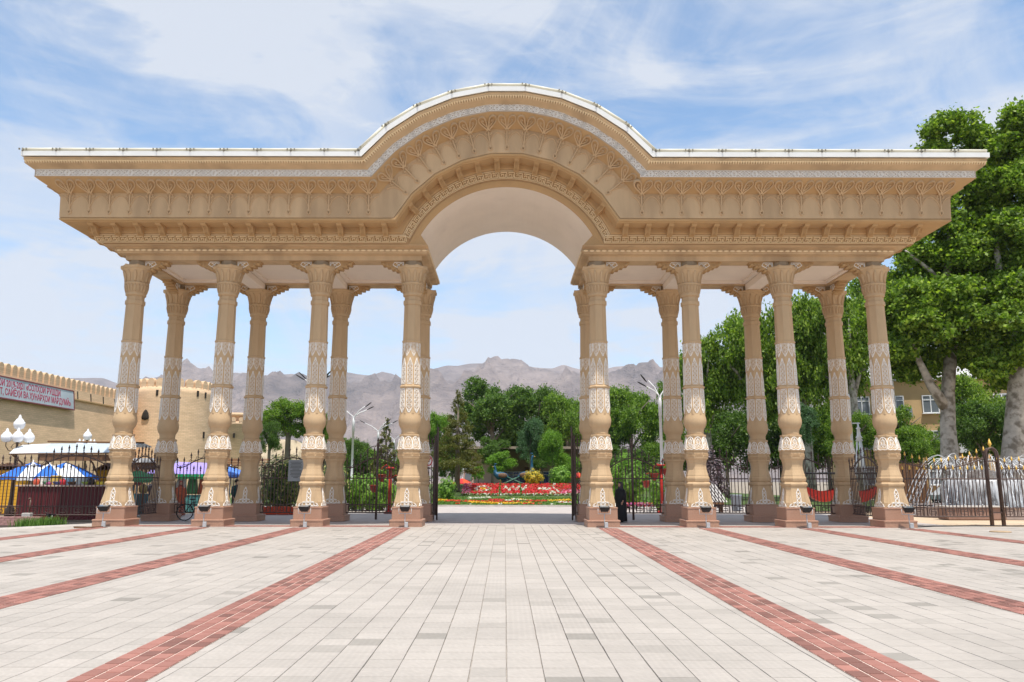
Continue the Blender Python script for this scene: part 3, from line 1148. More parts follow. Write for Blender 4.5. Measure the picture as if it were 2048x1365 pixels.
cells.sort(key=lambda c: (0 if in_view(c[0], c[1]) else 1, c[1], abs(c[0])))
near, rest = cells[:300], cells[300:]
ptype = lambda c: 1 if (c[5] // 4 + c[6] // 9) % 3 == 0 and abs(c[0]) < 3 else 0
W_T = T - .0065
protos = [tiles_mesh('tile', [(0, 0, 0, 1.0, 0)], W_T, T - .0025, [[M_TILE, M_TILE2][k]], lambda c: 0) for k in (0, 1)]
for c in near:
    o = new_obj('tile', protos[ptype(c)], plaza, Matrix.Translation((c[0], c[1], c[4])) @ Matrix.Rotation(c[2], 4, 'Z'))
    o.color = (c[3], c[3], c[3], 1)
o = new_obj('tile_field', tiles_mesh('tile_field', rest, W_T, T - .0025, [M_TILE, M_TILE2], ptype), plaza)
o['kind'] = 'stuff'

# red paver stripes running up to the columns
red = []
LN, WP = 0.222, 0.17
for sx in (-1, 1):
    for xa, xb in ((3.40, 3.76), (6.98, 7.42), (10.72, 11.08), (14.55, 14.76)):
        y0 = 5.6
        ang = math.atan2(-(sx * (xb - xa)), 22.5)
        for row in range(4):
            y = y0 + (row % 2) * LN / 2
            while y < 29.2:
                t = (y - 7) / 22.5
                x = sx * (xa + (xb - xa) * t) + (row - 1.5) * WP
                if in_plaza(x, y):
                    r = random.Random(int(y * 991) + row * 37 + int(xa * 100) * sx)
                    red.append((x, y, ang + (r.random() - .5) * .03, r.choice((.25, .5, .7, .85, 1.0, 1.0)) * (.8 + .2 * r.random()), .012 + (r.random() - .5) * .003))
                y += LN
    x = 3.9
    while x < 14.4:             # cross band along the plinths
        for row in range(5):
            r = random.Random(int(x * 991) + row)
            red.append((sx * (x + (row % 2) * LN / 2), 29.85 + row * WP, math.pi / 2, .5 + .5 * r.random(), .012))
        x += LN
red.sort(key=lambda c: (0 if in_view(c[0], c[1]) else 1, c[1], abs(c[0])))


def wavy_mesh(cs, name):
    me = tiles_mesh(name, cs, WP - .02, LN - .02, [M_RED], lambda c: 0)
    return me


pr_red = wavy_mesh([(0, 0, 0, 1.0, 0)], 'red_paver')
for c in red[:300]:
    o = new_obj('red_paver', pr_red, plaza, Matrix.Translation((c[0], c[1], c[4])) @ Matrix.Rotation(c[2], 4, 'Z'))
    o.color = (c[3], c[3], c[3], 1)
o = new_obj('red_paver_field', wavy_mesh(red[300:], 'red_paver_field'), plaza)
o['kind'] = 'stuff'
M_PJ = mat('pale_mortar', (0.62, 0.47, 0.40), 0.95, 0.15, 6)
mb = MB()
for sx in (-1, 1):
    for xa, xb in ((3.40, 3.76), (6.98, 7.42), (10.72, 11.08), (14.55, 14.76)):
        ya, yb = (5.6, 29.25)
        if xa > 14:
            yb = 28.9
        f = lambda y: sx * (xa + (xb - xa) * (y - 7) / 22.5)
        mb.add([(f(ya) - .332, ya, .005), (f(ya) + .332, ya, .005), (f(yb) + .332, yb, .005), (f(yb) - .332, yb, .005)], [(0, 1, 2, 3)])
mb.build('mortar_bed', M_PJ, plaza)
mb = MB()
mb.tube([(-15.2, 31.5, .0), (-17.6, 27.4, .0), (-34, 16, .0)], .07, 4, smooth=False)
struct(mb.build('plaza_kerb', M_KERB))


# ---- wrought iron -----------------------------------------------------------
BARS = {}


def bar_mesh(z0, z1, fin, r=.019):
    k = (round(z0, 2), round(z1, 2), fin, r)
    if k in BARS:
        return BARS[k]
    m = MB()
    m.tube([(0, 0, z0), (0, 0, z1)], r, 5, smooth=False)
    if fin:
        g = 1 if fin == 'gold' else 0
        m.lathe([(.02, z1 - .01), (.034, z1 + .03), (.022, z1 + .06)], 6, 0)
        m.lathe([(.012, z1 + .05), (.045, z1 + .11), (.03, z1 + .15), (.004, z1 + .25)], 5, g)
    BARS[k] = m.mesh('bar', [M_IRON, M_GOLD])
    return BARS[k]


def key_mesh():
    m = MB()
    for pts in ([(0, .38), (0, .66)], [(.1, .62), (.1, .44), (.36, .44), (.36, .54), (.2, .54)], [(.1, .62), (.46, .62), (.46, .38)],):
        for a, b in zip(pts[:-1], pts[1:]):
            m.tube([(a[0], 0, a[1]), (b[0], 0, b[1])], .016, 4, smooth=False)
    return m.mesh('meander', M_IRON)


ME_MEA = key_mesh()
m = MB()
m.tube([(.145 * math.cos(a), 0, .13 + .145 * -math.sin(a)) for a in np.linspace(.15, math.pi - .15, 9)], .011, 4)
ME_SCR = m.mesh('scroll', M_IRON)


def fence(name, label, cat, p0, p1, top, base=.345, fin='iron', sp=.145, group=None, extra=None, mid=1.8):
    """wrought iron panel from p0 to p1; top(u) gives the height of the curved top rail"""
    d = Vector((p1[0] - p0[0], p1[1] - p0[1], 0))
    ln = d.length
    f = thing(name, label, cat, (p0[0], p0[1], 0), math.atan2(d.y, d.x), group)
    for nm, z, r in (('bottom_rail', base, .026), ('key_rail', .68, .022), ('middle_rail', mid, .024)):
        m = MB()
        m.tube([(0, 0, z), (ln, 0, z)], r, 4, smooth=False)
        m.build(nm, M_IRON, f)
    m = MB()
    k = max(2, int(ln / .2))
    m.tube([(ln * i / k, 0, top(i / k)) for i in range(k + 1)], .026, 5)
    m.build('top_rail', M_IRON, f)
    k = max(2, round(ln / sp))
    for i in range(k + 1):
        x = ln * i / k
        tall = i % 2 == 0
        z1 = top(i / k) + .22 if tall else mid + .30
        new_obj('bar', bar_mesh(base, round(z1 * 20) / 20, fin), f, (x, 0, 0))
        if tall and i + 2 <= k:
            t = (top(i / k) + top((i + 2) / k)) / 2
            new_obj('scroll', ME_SCR, f, Matrix.Translation((x + sp, 0, t + .06)) @ Matrix.Rotation(-math.atan2(top((i + 2) / k) - top(i / k), 2 * sp), 4, 'Y'))
    k = max(1, int(ln / .56))
    for i in range(k):
        new_obj('meander', ME_MEA, f, (ln * i / k + .02, 0, 0))
    return f


arch = lambda u: 2.25 + .42 * math.sin(math.pi * min(1, max(0, (u - .12) / .76))) ** 1.0 if .12 < u < .88 else 2.25
hollow = lambda u: 2.62 - .42 * math.sin(math.pi * u)
YR = YC + WD
XA = [3.69 + 3.69 * k for k in range(4)]
SIDE = ['left', 'right']
for sx in (-1, 1):
    nm = SIDE[(sx + 1) // 2]
    for j, wh in ((0, 'nearest the archway'), (1, 'in its middle'), (2, 'at its outer end')):
        a, b = sorted((sx * (XA[j] + .52), sx * (XA[j + 1] - .52)))
        f = fence('iron_fence', 'iron fence between the rear columns of the %s wing, %s' % (nm, wh), 'fence', (a, YR), (b, YR), arch, group='fence panels between columns')
        if j == 0:
            m = MB()
            m.tube([(0, 0, .05), (0, 0, 3.2)], .05, 8)
            m.lathe([(.05, 3.2), (.07, 3.26), (.02, 3.36), (.05, 3.42), (.01, 3.55)], 8)
            m.build('post', M_IRON, f, ((b - a) / 2, 0, 0))
            m = MB()
            m.tube([((b - a) / 2 + .6 * math.cos(q), 0, 2.7 + .5 * math.sin(q)) for q in np.linspace(0, math.pi, 11)], .016, 4)
            m.build('arch_scroll', M_IRON, f)
    fence('iron_fence', 'iron fence seen edge on, closing the outer %s end of the gate' % nm, 'fence',
          (sx * XA[3], YC - WD + .52), (sx * XA[3], YC + WD - .52), arch, group='fence panels between columns')
    # fixed leaf with rings beside the opening, and the folded gate leaf
    xa = sx * (3.69 - .38)
    p = thing('gate_side_panel', 'narrow iron panel with large rings beside the %s jamb of the archway' % nm, 'gate panel', (sx * 3.05, YR, 0), 0, 'narrow panels beside the archway')
    w2 = -sx * -.62
    m = MB()
    for z in (.35, .68, 2.25, 3.3):
        m.tube([(0, 0, z), (sx * .50, 0, z)], .018, 4, smooth=False)
    m.build('rail', M_IRON, p)
    for i in range(5):
        new_obj('bar', bar_mesh(.06, 3.35 if i % 2 else 3.45, 'iron'), p, (sx * .125 * i, 0, 0))
    for z in (1.0, 1.5, 2.0):
        m = MB()
        m.tube([(sx * .25 + .2 * math.cos(q), -.02, z + .22 * math.sin(q)) for q in np.linspace(0, 2 * math.pi, 15)], .016, 4)
        m.build('ring', M_IRON, p)
    m = MB()
    m.tube([(sx * .05 + sx * .40 * (1 - math.cos(q)), 0, 3.3 + .35 * -math.sin(q)) for q in np.linspace(0, math.pi / 2, 7)], .016, 4)
    m.build('arch_scroll', M_IRON, p)
    lf = thing('gate_leaf', 'open iron gate leaf folded back into the park at the %s side of the archway' % nm, 'gate leaf', (sx * 2.92, YR + .06, 0), R_(90 - sx * 8.5), 'open leaves of the iron gate')
    LL = 2.9
    tf = lambda u: 2.75 + .75 * u
    for nm2, z in (('bottom_rail', .2), ('key_rail', .62), ('middle_rail', 1.9)):
        m = MB()
        m.tube([(0, 0, z), (LL, 0, z)], .022, 4, smooth=False)
        m.build(nm2, M_IRON, lf)
    m = MB()
    m.tube([(LL * i / 10, 0, tf(1 - i / 10)) for i in range(11)], .022, 5)
    m.build('top_rail', M_IRON, lf)
    for i in range(23):
        new_obj('bar', bar_mesh(.04 if i in (0, 2, 22) else .2, round((tf(1 - i / 22) + (.3 if i % 2 == 0 else .05)) * 20) / 20, 'iron', .024), lf, (LL * i / 22, 0, 0))
    for i in range(5):
        new_obj('meander', ME_MEA, lf, (LL * i / 5 + .03, 0, -.05))
    m = MB()
    m.tube([(-.06, 0, .03), (-.06, 0, 3.75), (-.02, 0, 3.93), (.06, 0, 4.0), (.14, 0, 3.93), (.18, 0, 3.75), (.18, 0, .1)], .03, 6)
    m.build('hinge_post', M_IRON, lf)
YO = 31.5
fence('iron_fence', 'arched wrought iron fence panel in front of the maroon stall', 'fence', (-18.9, YO), (-15.35, YO), arch, group='outer fence panels')
fence('iron_fence', 'low flat wrought iron fence panel at the left edge by the globe lamps', 'fence', (-24.4, YO), (-19.0, YO), lambda u: 2.2 + .05 * u, group='outer fence panels')
fence('iron_fence', 'hollow topped iron fence with gold finials in front of the fountain', 'fence', (15.4, YO), (19.15, YO), hollow, fin='gold', group='outer fence panels')
fence('iron_fence', 'iron fence with gold finials to the right of the arched post', 'fence', (19.65, YO), (24.6, YO), lambda u: 2.2 + .9 * u * u, fin='gold', group='outer fence panels')
p = thing('fence_post', 'brown double tube fence post with rounded top and gold finial', 'post', (19.4, YO - .03, 0))
m = MB()
for dy in (-.07, .07):
    m.tube([(-.23, dy, 0), (-.23, dy, 2.75)] + [(-.23 * math.cos(q), dy, 2.75 + .27 * math.sin(q)) for q in np.linspace(.2, math.pi - .2, 9)] + [(.23, dy, 2.75), (.23, dy, 0)], .038, 6)
m.build('tube_frame', M_IRON, p)
m = MB()
for z in (.5, 1.8, 2.5):
    m.box((0, 0, z), (.42, .1, .05))
m.build('brace', M_IRON, p)
m = MB()
m.lathe([(.02, 3.02), (.05, 3.05), (.025, 3.1), (.075, 3.17), (.06, 3.23), (.004, 3.4)], 8, 0)
m.build('finial', M_GOLD, p)
# no-dogs style round sign on the panel left of the archway
p = thing('round_sign', 'round white and red prohibition sign hung on the ring panel left of the archway', 'sign', (-3.30, YR - .04, 2.55))
m = MB()
m.lathe([(.17, -.012), (.17, .012)], 20)
o = m.build('plate', M_WHITE, p, Matrix.Rotation(R_(90), 4, 'X') @ Matrix.Scale(1.45, 4, (0, 1, 0)))
M_REDP = mat('red_paint', (0.55, 0.03, 0.025), 0.5, 0.08, 5)
m = MB()
m.tube([(.14 * math.cos(q), -.02, .2 * math.sin(q)) for q in np.linspace(0, 2 * math.pi, 21)], .022, 5)
m.tube([(-.1, -.02, -.14), (.1, -.02, .14)], .018, 5)
m.build('red_ring', M_REDP, p)
m = MB()
m.ell((0, -.018, .0), (.035, .008, .06), 8, 5)
m.ell((.01, -.018, .075), (.02, .008, .025), 8, 5)
m.build('symbol', M_BLACK, p)
# ================================================================ LEFT: FORTRESS, STALLS, LAMPS, PEOPLE
def brick_mat(name, c1, c2, mort, sx=1.0, row=.09, wid=.28, bump=.5):
    m = bpy.data.materials.new(name)
    m.use_nodes = True
    t = m.node_tree
    b = t.nodes['Principled BSDF']
    b.inputs['Roughness'].default_value = 0.9
    b.inputs['Specular IOR Level'].default_value = 0.15
    uv = N(t, 'ShaderNodeUVMap')
    br = N(t, 'ShaderNodeTexBrick')
    br.inputs['Scale'].default_value = 1
    br.inputs['Brick Width'].default_value = wid
    br.inputs['Row Height'].default_value = row
    br.inputs['Mortar Size'].default_value = row * .09
    br.inputs['Color1'].default_value = (*c1, 1)
    br.inputs['Color2'].default_value = (*c2, 1)
    br.inputs['Mortar'].default_value = (*mort, 1)
    L(t, uv, 0, br, 'Vector')
    g = N(t, 'ShaderNodeNewGeometry')
    mp = N(t, 'ShaderNodeMapping')
    mp.inputs['Scale'].default_value = (.5, .5, 2.2)
    L(t, g, 'Position', mp, 0)
    nz = N(t, 'ShaderNodeTexNoise')
    nz.inputs['Scale'].default_value = 1.0
    nz.inputs['Detail'].default_value = 7
    L(t, mp, 0, nz, 'Vector')
    k = math_n(t, 'ADD', math_n(t, 'MULTIPLY', nz.outputs[0], .5), .75)
    sc = N(t, 'ShaderNodeVectorMath', operation='SCALE')
    L(t, br, 0, sc, 0)
    t.links.new(k, sc.inputs['Scale'])
    t.links.new(sc.outputs[0], b.inputs['Base Color'])
    bp = N(t, 'ShaderNodeBump')
    bp.inputs['Strength'].default_value = bump
    bp.inputs['Distance'].default_value = .03
    L(t, nz, 0, bp, 'Height')
    L(t, bp, 0, b, 'Normal')
    return m


def uv_box(o):
    """simple wall projection: u along the horizontal run, v = height"""
    me = o.data
    uv = me.uv_layers.new(name='UVMap')
    for p in me.polygons:
        n = p.normal
        for li in p.loop_indices:
            v = me.vertices[me.loops[li].vertex_index].co
            uv.data[li].uv = ((v.x if abs(n.y) > abs(n.x) else v.y), v.z if abs(n.z) < .8 else v.y)
    return o


M_BR = brick_mat('adobe_brick', (0.74, 0.515, 0.325), (0.66, 0.46, 0.285), (0.57, 0.40, 0.25), row=.16, wid=.5)
M_BR2 = brick_mat('pale_tower_brick', (0.80, 0.56, 0.36), (0.70, 0.485, 0.30), (0.58, 0.41, 0.26), row=.17, wid=.5)
M_BR3 = brick_mat('ochre_brick', (0.64, 0.43, 0.22), (0.57, 0.37, 0.19), (0.46, 0.31, 0.17))
M_DARK = mat('dark_opening', (0.035, 0.028, 0.022), 0.9, 0.2, 3)


def merlon_mesh(wd, h, dep, mt):
    m = MB()
    a = wd / 2
    prof = [(-a, 0), (a, 0), (a, h - a)] + [(a * math.cos(q), h - a + a * math.sin(q)) for q in np.linspace(0, math.pi, 7)[1:-1]] + [(-a, h - a)]
    m.loft([[(x, -dep / 2, z) for x, z in prof], [(x, dep / 2, z) for x, z in prof]])
    me = m.mesh('merlon', mt)
    o = bpy.data.objects.new('tmp', me)
    uv_box(o)
    bpy.data.objects.remove(o)
    return me


# long wall running away from the square along the left
WX = -40.0
fw = thing('fortress_wall', 'long tan brick fortress wall with rounded battlements and arrow slits', 'wall', (WX, 70, 0))
m = MB()
m.loft([[(1.55, -30, 0), (1.55, 30, 0), (-3, 30, 0), (-3, -30, 0)], [(.14, -30, 9.0), (.14, 30, 9.0), (-3, 30, 9.0), (-3, -30, 9.0)]])
m.loft([[(.30, -30, 9.0), (.30, 30, 9.0), (-1.4, 30, 9.0), (-1.4, -30, 9.0)], [(.17, -30, 9.95), (.17, 30, 9.95), (-1.4, 30, 9.95), (-1.4, -30, 9.95)]])
uv_box(m.build('wall_face', M_BR, fw))
m = MB()
m.box((.30, 0, 9.03), (.10, 60, .12))
uv_box(m.build('string_course', M_BR3, fw))
ME_MER = merlon_mesh(.62, .95, .5, M_BR)
y = -22
while y < 22.5:
    new_obj('merlon', ME_MER, fw, Matrix.Translation((-.1, y, 9.95)) @ Matrix.Rotation(R_(90), 4, 'Z'))
    y += .88
m = MB()
m.box((0, 0, 0), (.04, .16, .75))
ME_SL = m.mesh('arrow_slit', M_DARK)
for y in np.arange(2.4, 22, 2.35):
    new_obj('arrow_slit', ME_SL, fw, Matrix.Translation((.245, y, 9.45)) @ Matrix.Rotation(R_(-7), 4, 'Y'))
m = MB()
m.box((.35, 14.2, 8.85), (.5, 3.2, .8))
uv_box(m.build('buttress', M_BR, fw))

# round tower
tw = thing('fortress_tower', 'round pale brick fortress tower with battlements beyond the second column', 'tower', (xw(341, 86, 5), 86, 0))
m = MB()
m.lathe([(4.25, 0), (4.05, 5), (3.9, 10.9), (3.9, 11.5), (3.4, 11.5)], 40, cap0=False)
o = m.build('drum', M_BR2, tw)
uv = o.data.uv_layers.new(name='UVMap')
for p in o.data.polygons:
    a0 = math.atan2(p.center.y, p.center.x)
    for li in p.loop_indices:
        v = o.data.vertices[o.data.loops[li].vertex_index].co
        a = math.atan2(v.y, v.x)
        if a - a0 > 3:
            a -= 2 * math.pi
        if a0 - a > 3:
            a += 2 * math.pi
        uv.data[li].uv = (a * 4, v.z)
ME_MT = merlon_mesh(.78, .95, .45, M_BR2)
for k in range(24):
    a = 2 * math.pi * k / 24
    new_obj('merlon', ME_MT, tw, Matrix.Translation((3.66 * math.cos(a), 3.66 * math.sin(a), 11.45)) @ Matrix.Rotation(a + math.pi / 2, 4, 'Z'))
m = MB()
m.box((0, 0, 0), (.24, .12, .62))
ME_TS = m.mesh('arrow_slit', M_DARK)
for px, py in ((390, 787), (404, 788), (393, 869), (409, 870), (322, 789)):
    z = at(px, py, 83).z
    a = -math.pi / 2 + math.asin(max(-.97, min(.97, (xw(px, 83, z) - tw.location.x) / 4.0)))
    rr = 4.25 - .2 * min(z, 5) / 5 - .15 * max(0, z - 5) / 5.9
    new_obj('arrow_slit', ME_TS, tw, Matrix.Translation((rr * math.cos(a), rr * math.sin(a), z)) @ Matrix.Rotation(a + math.pi / 2, 4, 'Z'))
m = MB()
m.lathe([(.001, -.2), (.45, -.1), (.5, .1), (.4, .5), (.2, .8), (.001, .95)], 12, sy=.25)
a = -math.pi / 2 - .32
m.build('arched_window', M_DARK, tw, Matrix.Translation((4.05 * math.cos(a), 4.05 * math.sin(a), at(312, 838, 82).z)) @ Matrix.Rotation(a + math.pi / 2, 4, 'Z'))

# stepped wall joining wall and tower, ochre in colour
sw = thing('stepped_wall', 'ochre brick wall stepping up to the left of the round tower', 'wall', (xw(285, 88, 5), 89, 0))
m = MB()
for i, (a, b, h) in enumerate(((-2.8, -1.3, 9.3), (-1.302, -.2, 10.5), (-.202, 1.4, 11.2))):
    m.box(((a + b) / 2, i * .01, h / 2), (b - a, 1.6, h))
uv_box(m.build('wall_face', M_BR3, sw))
ME_MO = merlon_mesh(.55, .7, .5, M_BR3)
for x, z in ((-2.4, 9.3), (-1.7, 9.3), (-.9, 10.5), (-.4, 10.5), (.2, 11.2), (.9, 11.2)):
    new_obj('merlon', ME_MO, sw, (x, -.4, z - .02))
for x, z in ((-2.2, 8.7), (-.6, 9.9)):
    new_obj('arrow_slit', ME_TS, sw, (x, -.82, z))
t2 = thing('fortress_tower', 'smaller pale tower with a tiled cornice half hidden behind the second column', 'tower', (xw(470, 108, 5), 108, 0))
m = MB()
m.lathe([(3.1, 0), (2.8, 9.0), (2.9, 9.1), (2.9, 9.5), (2.3, 9.5), (2.3, 10.2), (2.6, 10.3), (2.6, 10.7), (.1, 10.9)], 24, cap0=False)
o = m.build('drum', M_BR2, t2)
uv_box(o)
ME_M3 = merlon_mesh(.6, .6, .35, M_BR2)
for k in range(18):
    a = 2 * math.pi * k / 18
    new_obj('merlon', ME_M3, t2, Matrix.Translation((2.75 * math.cos(a), 2.75 * math.sin(a), 9.48)) @ Matrix.Rotation(a + math.pi / 2, 4, 'Z'))
for dx, dz in ((-.6, 7.4), (.7, 7.6), (.6, 3.5)):
    new_obj('arrow_slit', ME_TS, t2, (dx, -2.88, dz))
# weathered earth mound of the old citadel
ew = thing('earth_ruin', 'eroded cream earth ruin behind the variegated shrub', 'ruin', (xw(556, 80, 2), 82, -.3))
m = MB()
rr = random.Random(3)
rings = []
for z, s in ((0, 1.0), (1.8, .95), (3.2, .85), (4.4, .7), (5.2, .5), (5.9, .25)):
    rings.append([(5.2 * s * math.cos(q) * (1 + rr.uniform(-.12, .12)), 3 * s * math.sin(q) * (1 + rr.uniform(-.12, .12)), z + rr.uniform(-.4, .4)) for q in np.linspace(0, 2 * math.pi, 19)[:-1]])
m.loft(rings)
m.build('ruin_body', mat('cream_earth', (0.50, 0.41, 0.29), 0.95, 0.25, .6, 0.9, 2.5), ew)

# banner
FONT = None


def text_obj(name, body, size, m_, parent, M, align='LEFT', bold=0.0):
    cu = bpy.data.curves.new('txt', 'FONT')
    cu.body = body
    cu.size = size
    cu.align_x = align
    cu.extrude = .004
    cu.offset = bold
    cu.resolution_u = 2
    o = bpy.data.objects.new('txt', cu)
    COL.objects.link(o)
    dg = bpy.context.evaluated_depsgraph_get()
    me = bpy.data.meshes.new_from_object(o.evaluated_get(dg))
    bpy.data.objects.remove(o)
    me.materials.clear()
    me.materials.append(m_)
    return new_obj(name, me, parent, M)


bn = thing('wall_banner', 'long pale banner with crimson slogan lettering hung along the fortress wall', 'banner', (WX + .55, 59.5, 8.85))
Mb = Matrix.Rotation(R_(-7), 4, 'Y')
M_BAN = mat('banner_cloth', (0.46, 0.52, 0.56), 0.6, 0.12, .5)
m = MB()
m.box((0, 0, 0), (.06, 23.4, 1.62))
m.build('cloth', M_BAN, bn, Mb)
m = MB()
m.box((.0, 0, .86), (.14, 23.6, .10))
m.box((.0, 0, -.86), (.14, 23.6, .10))
m.box((0, 11.75, 0), (.14, .10, 1.82))
m.build('banner_frame', mat('banner_frame', (0.22, 0.06, 0.06), .6, .1, 4), bn, Mb)
M_CRIM = mat('crimson_print', (0.42, 0.015, 0.07), 0.6, 0.05, 3)
Mtx = Mb @ Matrix.Translation((.034, 0, 0)) @ Matrix.Rotation(R_(90), 4, 'Z') @ Matrix.Rotation(R_(90), 4, 'X')
for body, v, xr in (('СОЛҲОИ 2019-2021 «СОЛҲОИ РУШДИ', .14, 9.6), ('ДЕҲОТ, САЙЁҲӢ ВА ҲУНАРҲОИ МАРДУМӢ»', -.56, 11.2)):
    o = text_obj('lettering', body, .74, M_CRIM, bn, Matrix.Identity(4), 'RIGHT', .012)
    wd = o.dimensions.x
    s = 11.6 / wd if v < 0 else 10.3 / wd
    o.matrix_basis = Mtx @ Matrix.Translation((xr, v, 0)) @ Matrix.Diagonal((s, 1, 1, 1))

# ---- globe lamp posts ------------------------------------------------------
M_GLOBE = mat('white_globe', (0.82, 0.83, 0.85), 0.25, 0.02, 2, spec=.5)
M_BRONZE = mat('bronze_iron', (0.11, 0.065, 0.04), 0.45, 0.2, 5, spec=.5)
gl = thing('globe_lamp', 'bronze street lamp with five white globes at the left edge', 'street lamp', (xw(19, 38), 38, 0), 0.2, 'globe lamps')
m = MB()
m.lathe([(.22, 0), (.22, .3), (.12, .5), (.09, .8), (.075, 1.0), (.055, 3.6), (.085, 3.62), (.05, 3.7), (.05, 4.05), (.09, 4.1), (.04, 4.15)], 10)
m.build('post', M_BRONZE, gl)
for k in range(4):
    a = k * math.pi / 2 + .35
    ca, sa = math.cos(a), math.sin(a)
    m = MB()
    m.tube([(r * ca, r * sa, z) for r, z in ((.05, 3.2), (.18, 3.05), (.34, 3.1), (.46, 3.3), (.46, 3.48))], .022, 5)
    m.tube([(r * ca, r * sa, z) for r, z in ((.05, 3.45), (.16, 3.4), (.24, 3.25), (.16, 3.18))], .016, 5)
    m.build('arm', M_BRONZE, gl)
    m = MB()
    m.lathe([(.09, 3.48), (.2, 3.54), (.255, 3.68), (.24, 3.82), (.21, 3.84), (.14, 3.95), (.07, 4.0), (.07, 4.06), (.03, 4.14), (.01, 4.16)], 12, c=(.46 * ca, .46 * sa))
    m.build('globe', M_GLOBE, gl)
m = MB()
m.lathe([(.09, 4.1), (.2, 4.16), (.26, 4.32), (.245, 4.46), (.21, 4.48), (.14, 4.6), (.07, 4.66), (.07, 4.72), (.03, 4.8), (.01, 4.82)], 12)
m.build('globe', M_GLOBE, gl)
g2 = copy_tree(gl)
g2.location = (xw(162, 50), 50, .1)
g2.rotation_euler.z = 0.6
g2['label'] = 'street lamp with white globes rising behind the pale canopy roof'

# ---- canopy and stalls --------------------------------------------------------
M_MAROON = mat('maroon_sheet', (0.115, 0.020, 0.024), 0.5, 0.15, 2, stretch=(6, 6, .6))
M_YEL = mat('yellow_boards', (0.72, 0.38, 0.03), 0.6, 0.12, 2)
M_BLUE = mat('blue_fabric', (0.03, 0.16, 0.62), 0.7, 0.1, 2)
M_WFAB = mat('white_fabric', (0.78, 0.80, 0.82), 0.7, 0.04, 2)
M_BROWN = mat('brown_wood', (0.17, 0.085, 0.04), 0.7, 0.2, 4, stretch=(1, 1, 5))
M_POLY = mat('grey_polycarbonate', (0.50, 0.58, 0.64), 0.3, 0.05, 2, spec=.5)
cn = thing('canopy_shelter', 'curved canopy shelter with white and blue grey roof above the stalls', 'canopy', (0, 38.5, 0))
x0, x1, x2 = xw(52, 38.5, 3), xw(108, 38.5, 3), xw(281, 38.5, 3)
m = MB()
sec = [(-1.3, 2.92), (-.9, 3.2), (-.3, 3.38), (.4, 3.42), (1.2, 3.3)]
m.loft([[(x0, y, z) for y, z in sec] + [(x0, y, z - .04) for y, z in reversed(sec)], [(x1, y, z + .06) for y, z in sec] + [(x1, y, z + .02) for y, z in reversed(sec)]])
m.build('white_roof', mat('white_sheet', (0.80, 0.82, 0.83), .35, .03, 2), cn)
m = MB()
m.loft([[(x1, y, z + .06) for y, z in sec] + [(x1, y, z + .02) for y, z in reversed(sec)], [(x2, y, z + .06) for y, z in sec] + [(x2, y, z + .02) for y, z in reversed(sec)]])
m.build('grey_roof', M_POLY, cn)
m = MB()
m.tube([(x1 - .4, .1, 3.56), (x2 + .1, .1, 3.50)], .05, 6)
m.tube([(x0, -1.3, 2.90), (x2, -1.3, 2.96)], .035, 6)
m.build('ridge_rail', M_BROWN, cn)
m = MB()
m.box(((x1 + x2) / 2, -1.25, 2.74), (x2 - x1, .06, .3))
m.build('fascia', M_BROWN, cn)
for x in (x0 + .1, x1, (x1 + x2) / 2, x2 - .1):
    m = MB()
    m.tube([(x, -1.25, 2.9), (x + .25, -.8, 2.5), (x + .5, -.3, 1.5), (x + .55, -.2, 0)], .04, 6)
    m.build('leg', M_BROWN, cn)

st = thing('maroon_stall', 'maroon panelled market stall counter behind the left fence', 'stall', (0, 34.2, 0))
xa, xb = xw(24, 34), xw(206, 34)
k = 26
sh = MB()
sh.box((0, 0, .72), ((xb - xa) / k - .02, .05, 1.40), bev=.008)
ME_SP = sh.mesh('stall_panel', M_MAROON)
for i in range(k):
    new_obj('stall_panel', ME_SP, st, (xa + (i + .5) * (xb - xa) / k, (i % 2) * .012, 0))
m = MB()
m.box(((xa + xb) / 2, .55, 1.46), (xb - xa + .2, 1.3, .06))
m.build('counter_top', mat('pale_counter', (0.55, 0.42, 0.38), .7, .1, 3), st)
m = MB()
m.box((xa + .03, .6, .72), (.05, 1.1, 1.4))
m.box((xb - .03, .6, .72), (.05, 1.1, 1.4))
m.build('end_panel', M_MAROON, st)
# goods on the counter, each one a thing
rr = random.Random(5)
pal = [((.55, .1, .05), 'orange red'), ((.7, .68, .62), 'white'), ((.06, .22, .1), 'dark green'), ((.3, .05, .16), 'purple'), ((.62, .42, .1), 'straw coloured'),
       ((.05, .07, .2), 'navy'), ((.5, .03, .04), 'scarlet'), ((.25, .45, .6), 'pale blue'), ((.16, .09, .05), 'dark brown'), ((.65, .45, .42), 'pink'),
       ((.42, .45, .44), 'silver grey'), ((.3, .4, .08), 'olive'), ((.02, .02, .02), 'black'), ((.7, .55, .04), 'yellow')]
for i in range(14):
    c, cn_ = pal[i]
    x = xa + .5 + i * (xb - xa - 1) / 14
    h = rr.uniform(.14, .42)
    m = MB()
    if i % 3 == 0:
        m.lathe([(.12, 0), (.16, h * .3), (.15, h * .7), (.06, h * .9), (.08, h)], 10)
        kd = 'vase'
    elif i % 3 == 1:
        m.box((0, 0, h / 2), (.34, .28, h), bev=.02)
        kd = 'bundle'
    else:
        m.lathe([(.02, 0), (.12, 0), (.2, .1), (.22, .14), (.2, .13), (.11, .03)], 12)
        kd = 'bowl'
    o = m.build(kd, mat('goods_%d' % i, c, .6, .2, 8))
    o.location = (x, 34.55 + rr.uniform(-.1, .25), 1.49)
    tag(o, '%s %s for sale on the maroon stall counter' % (cn_, kd), kd, 'souvenirs on the maroon stall')

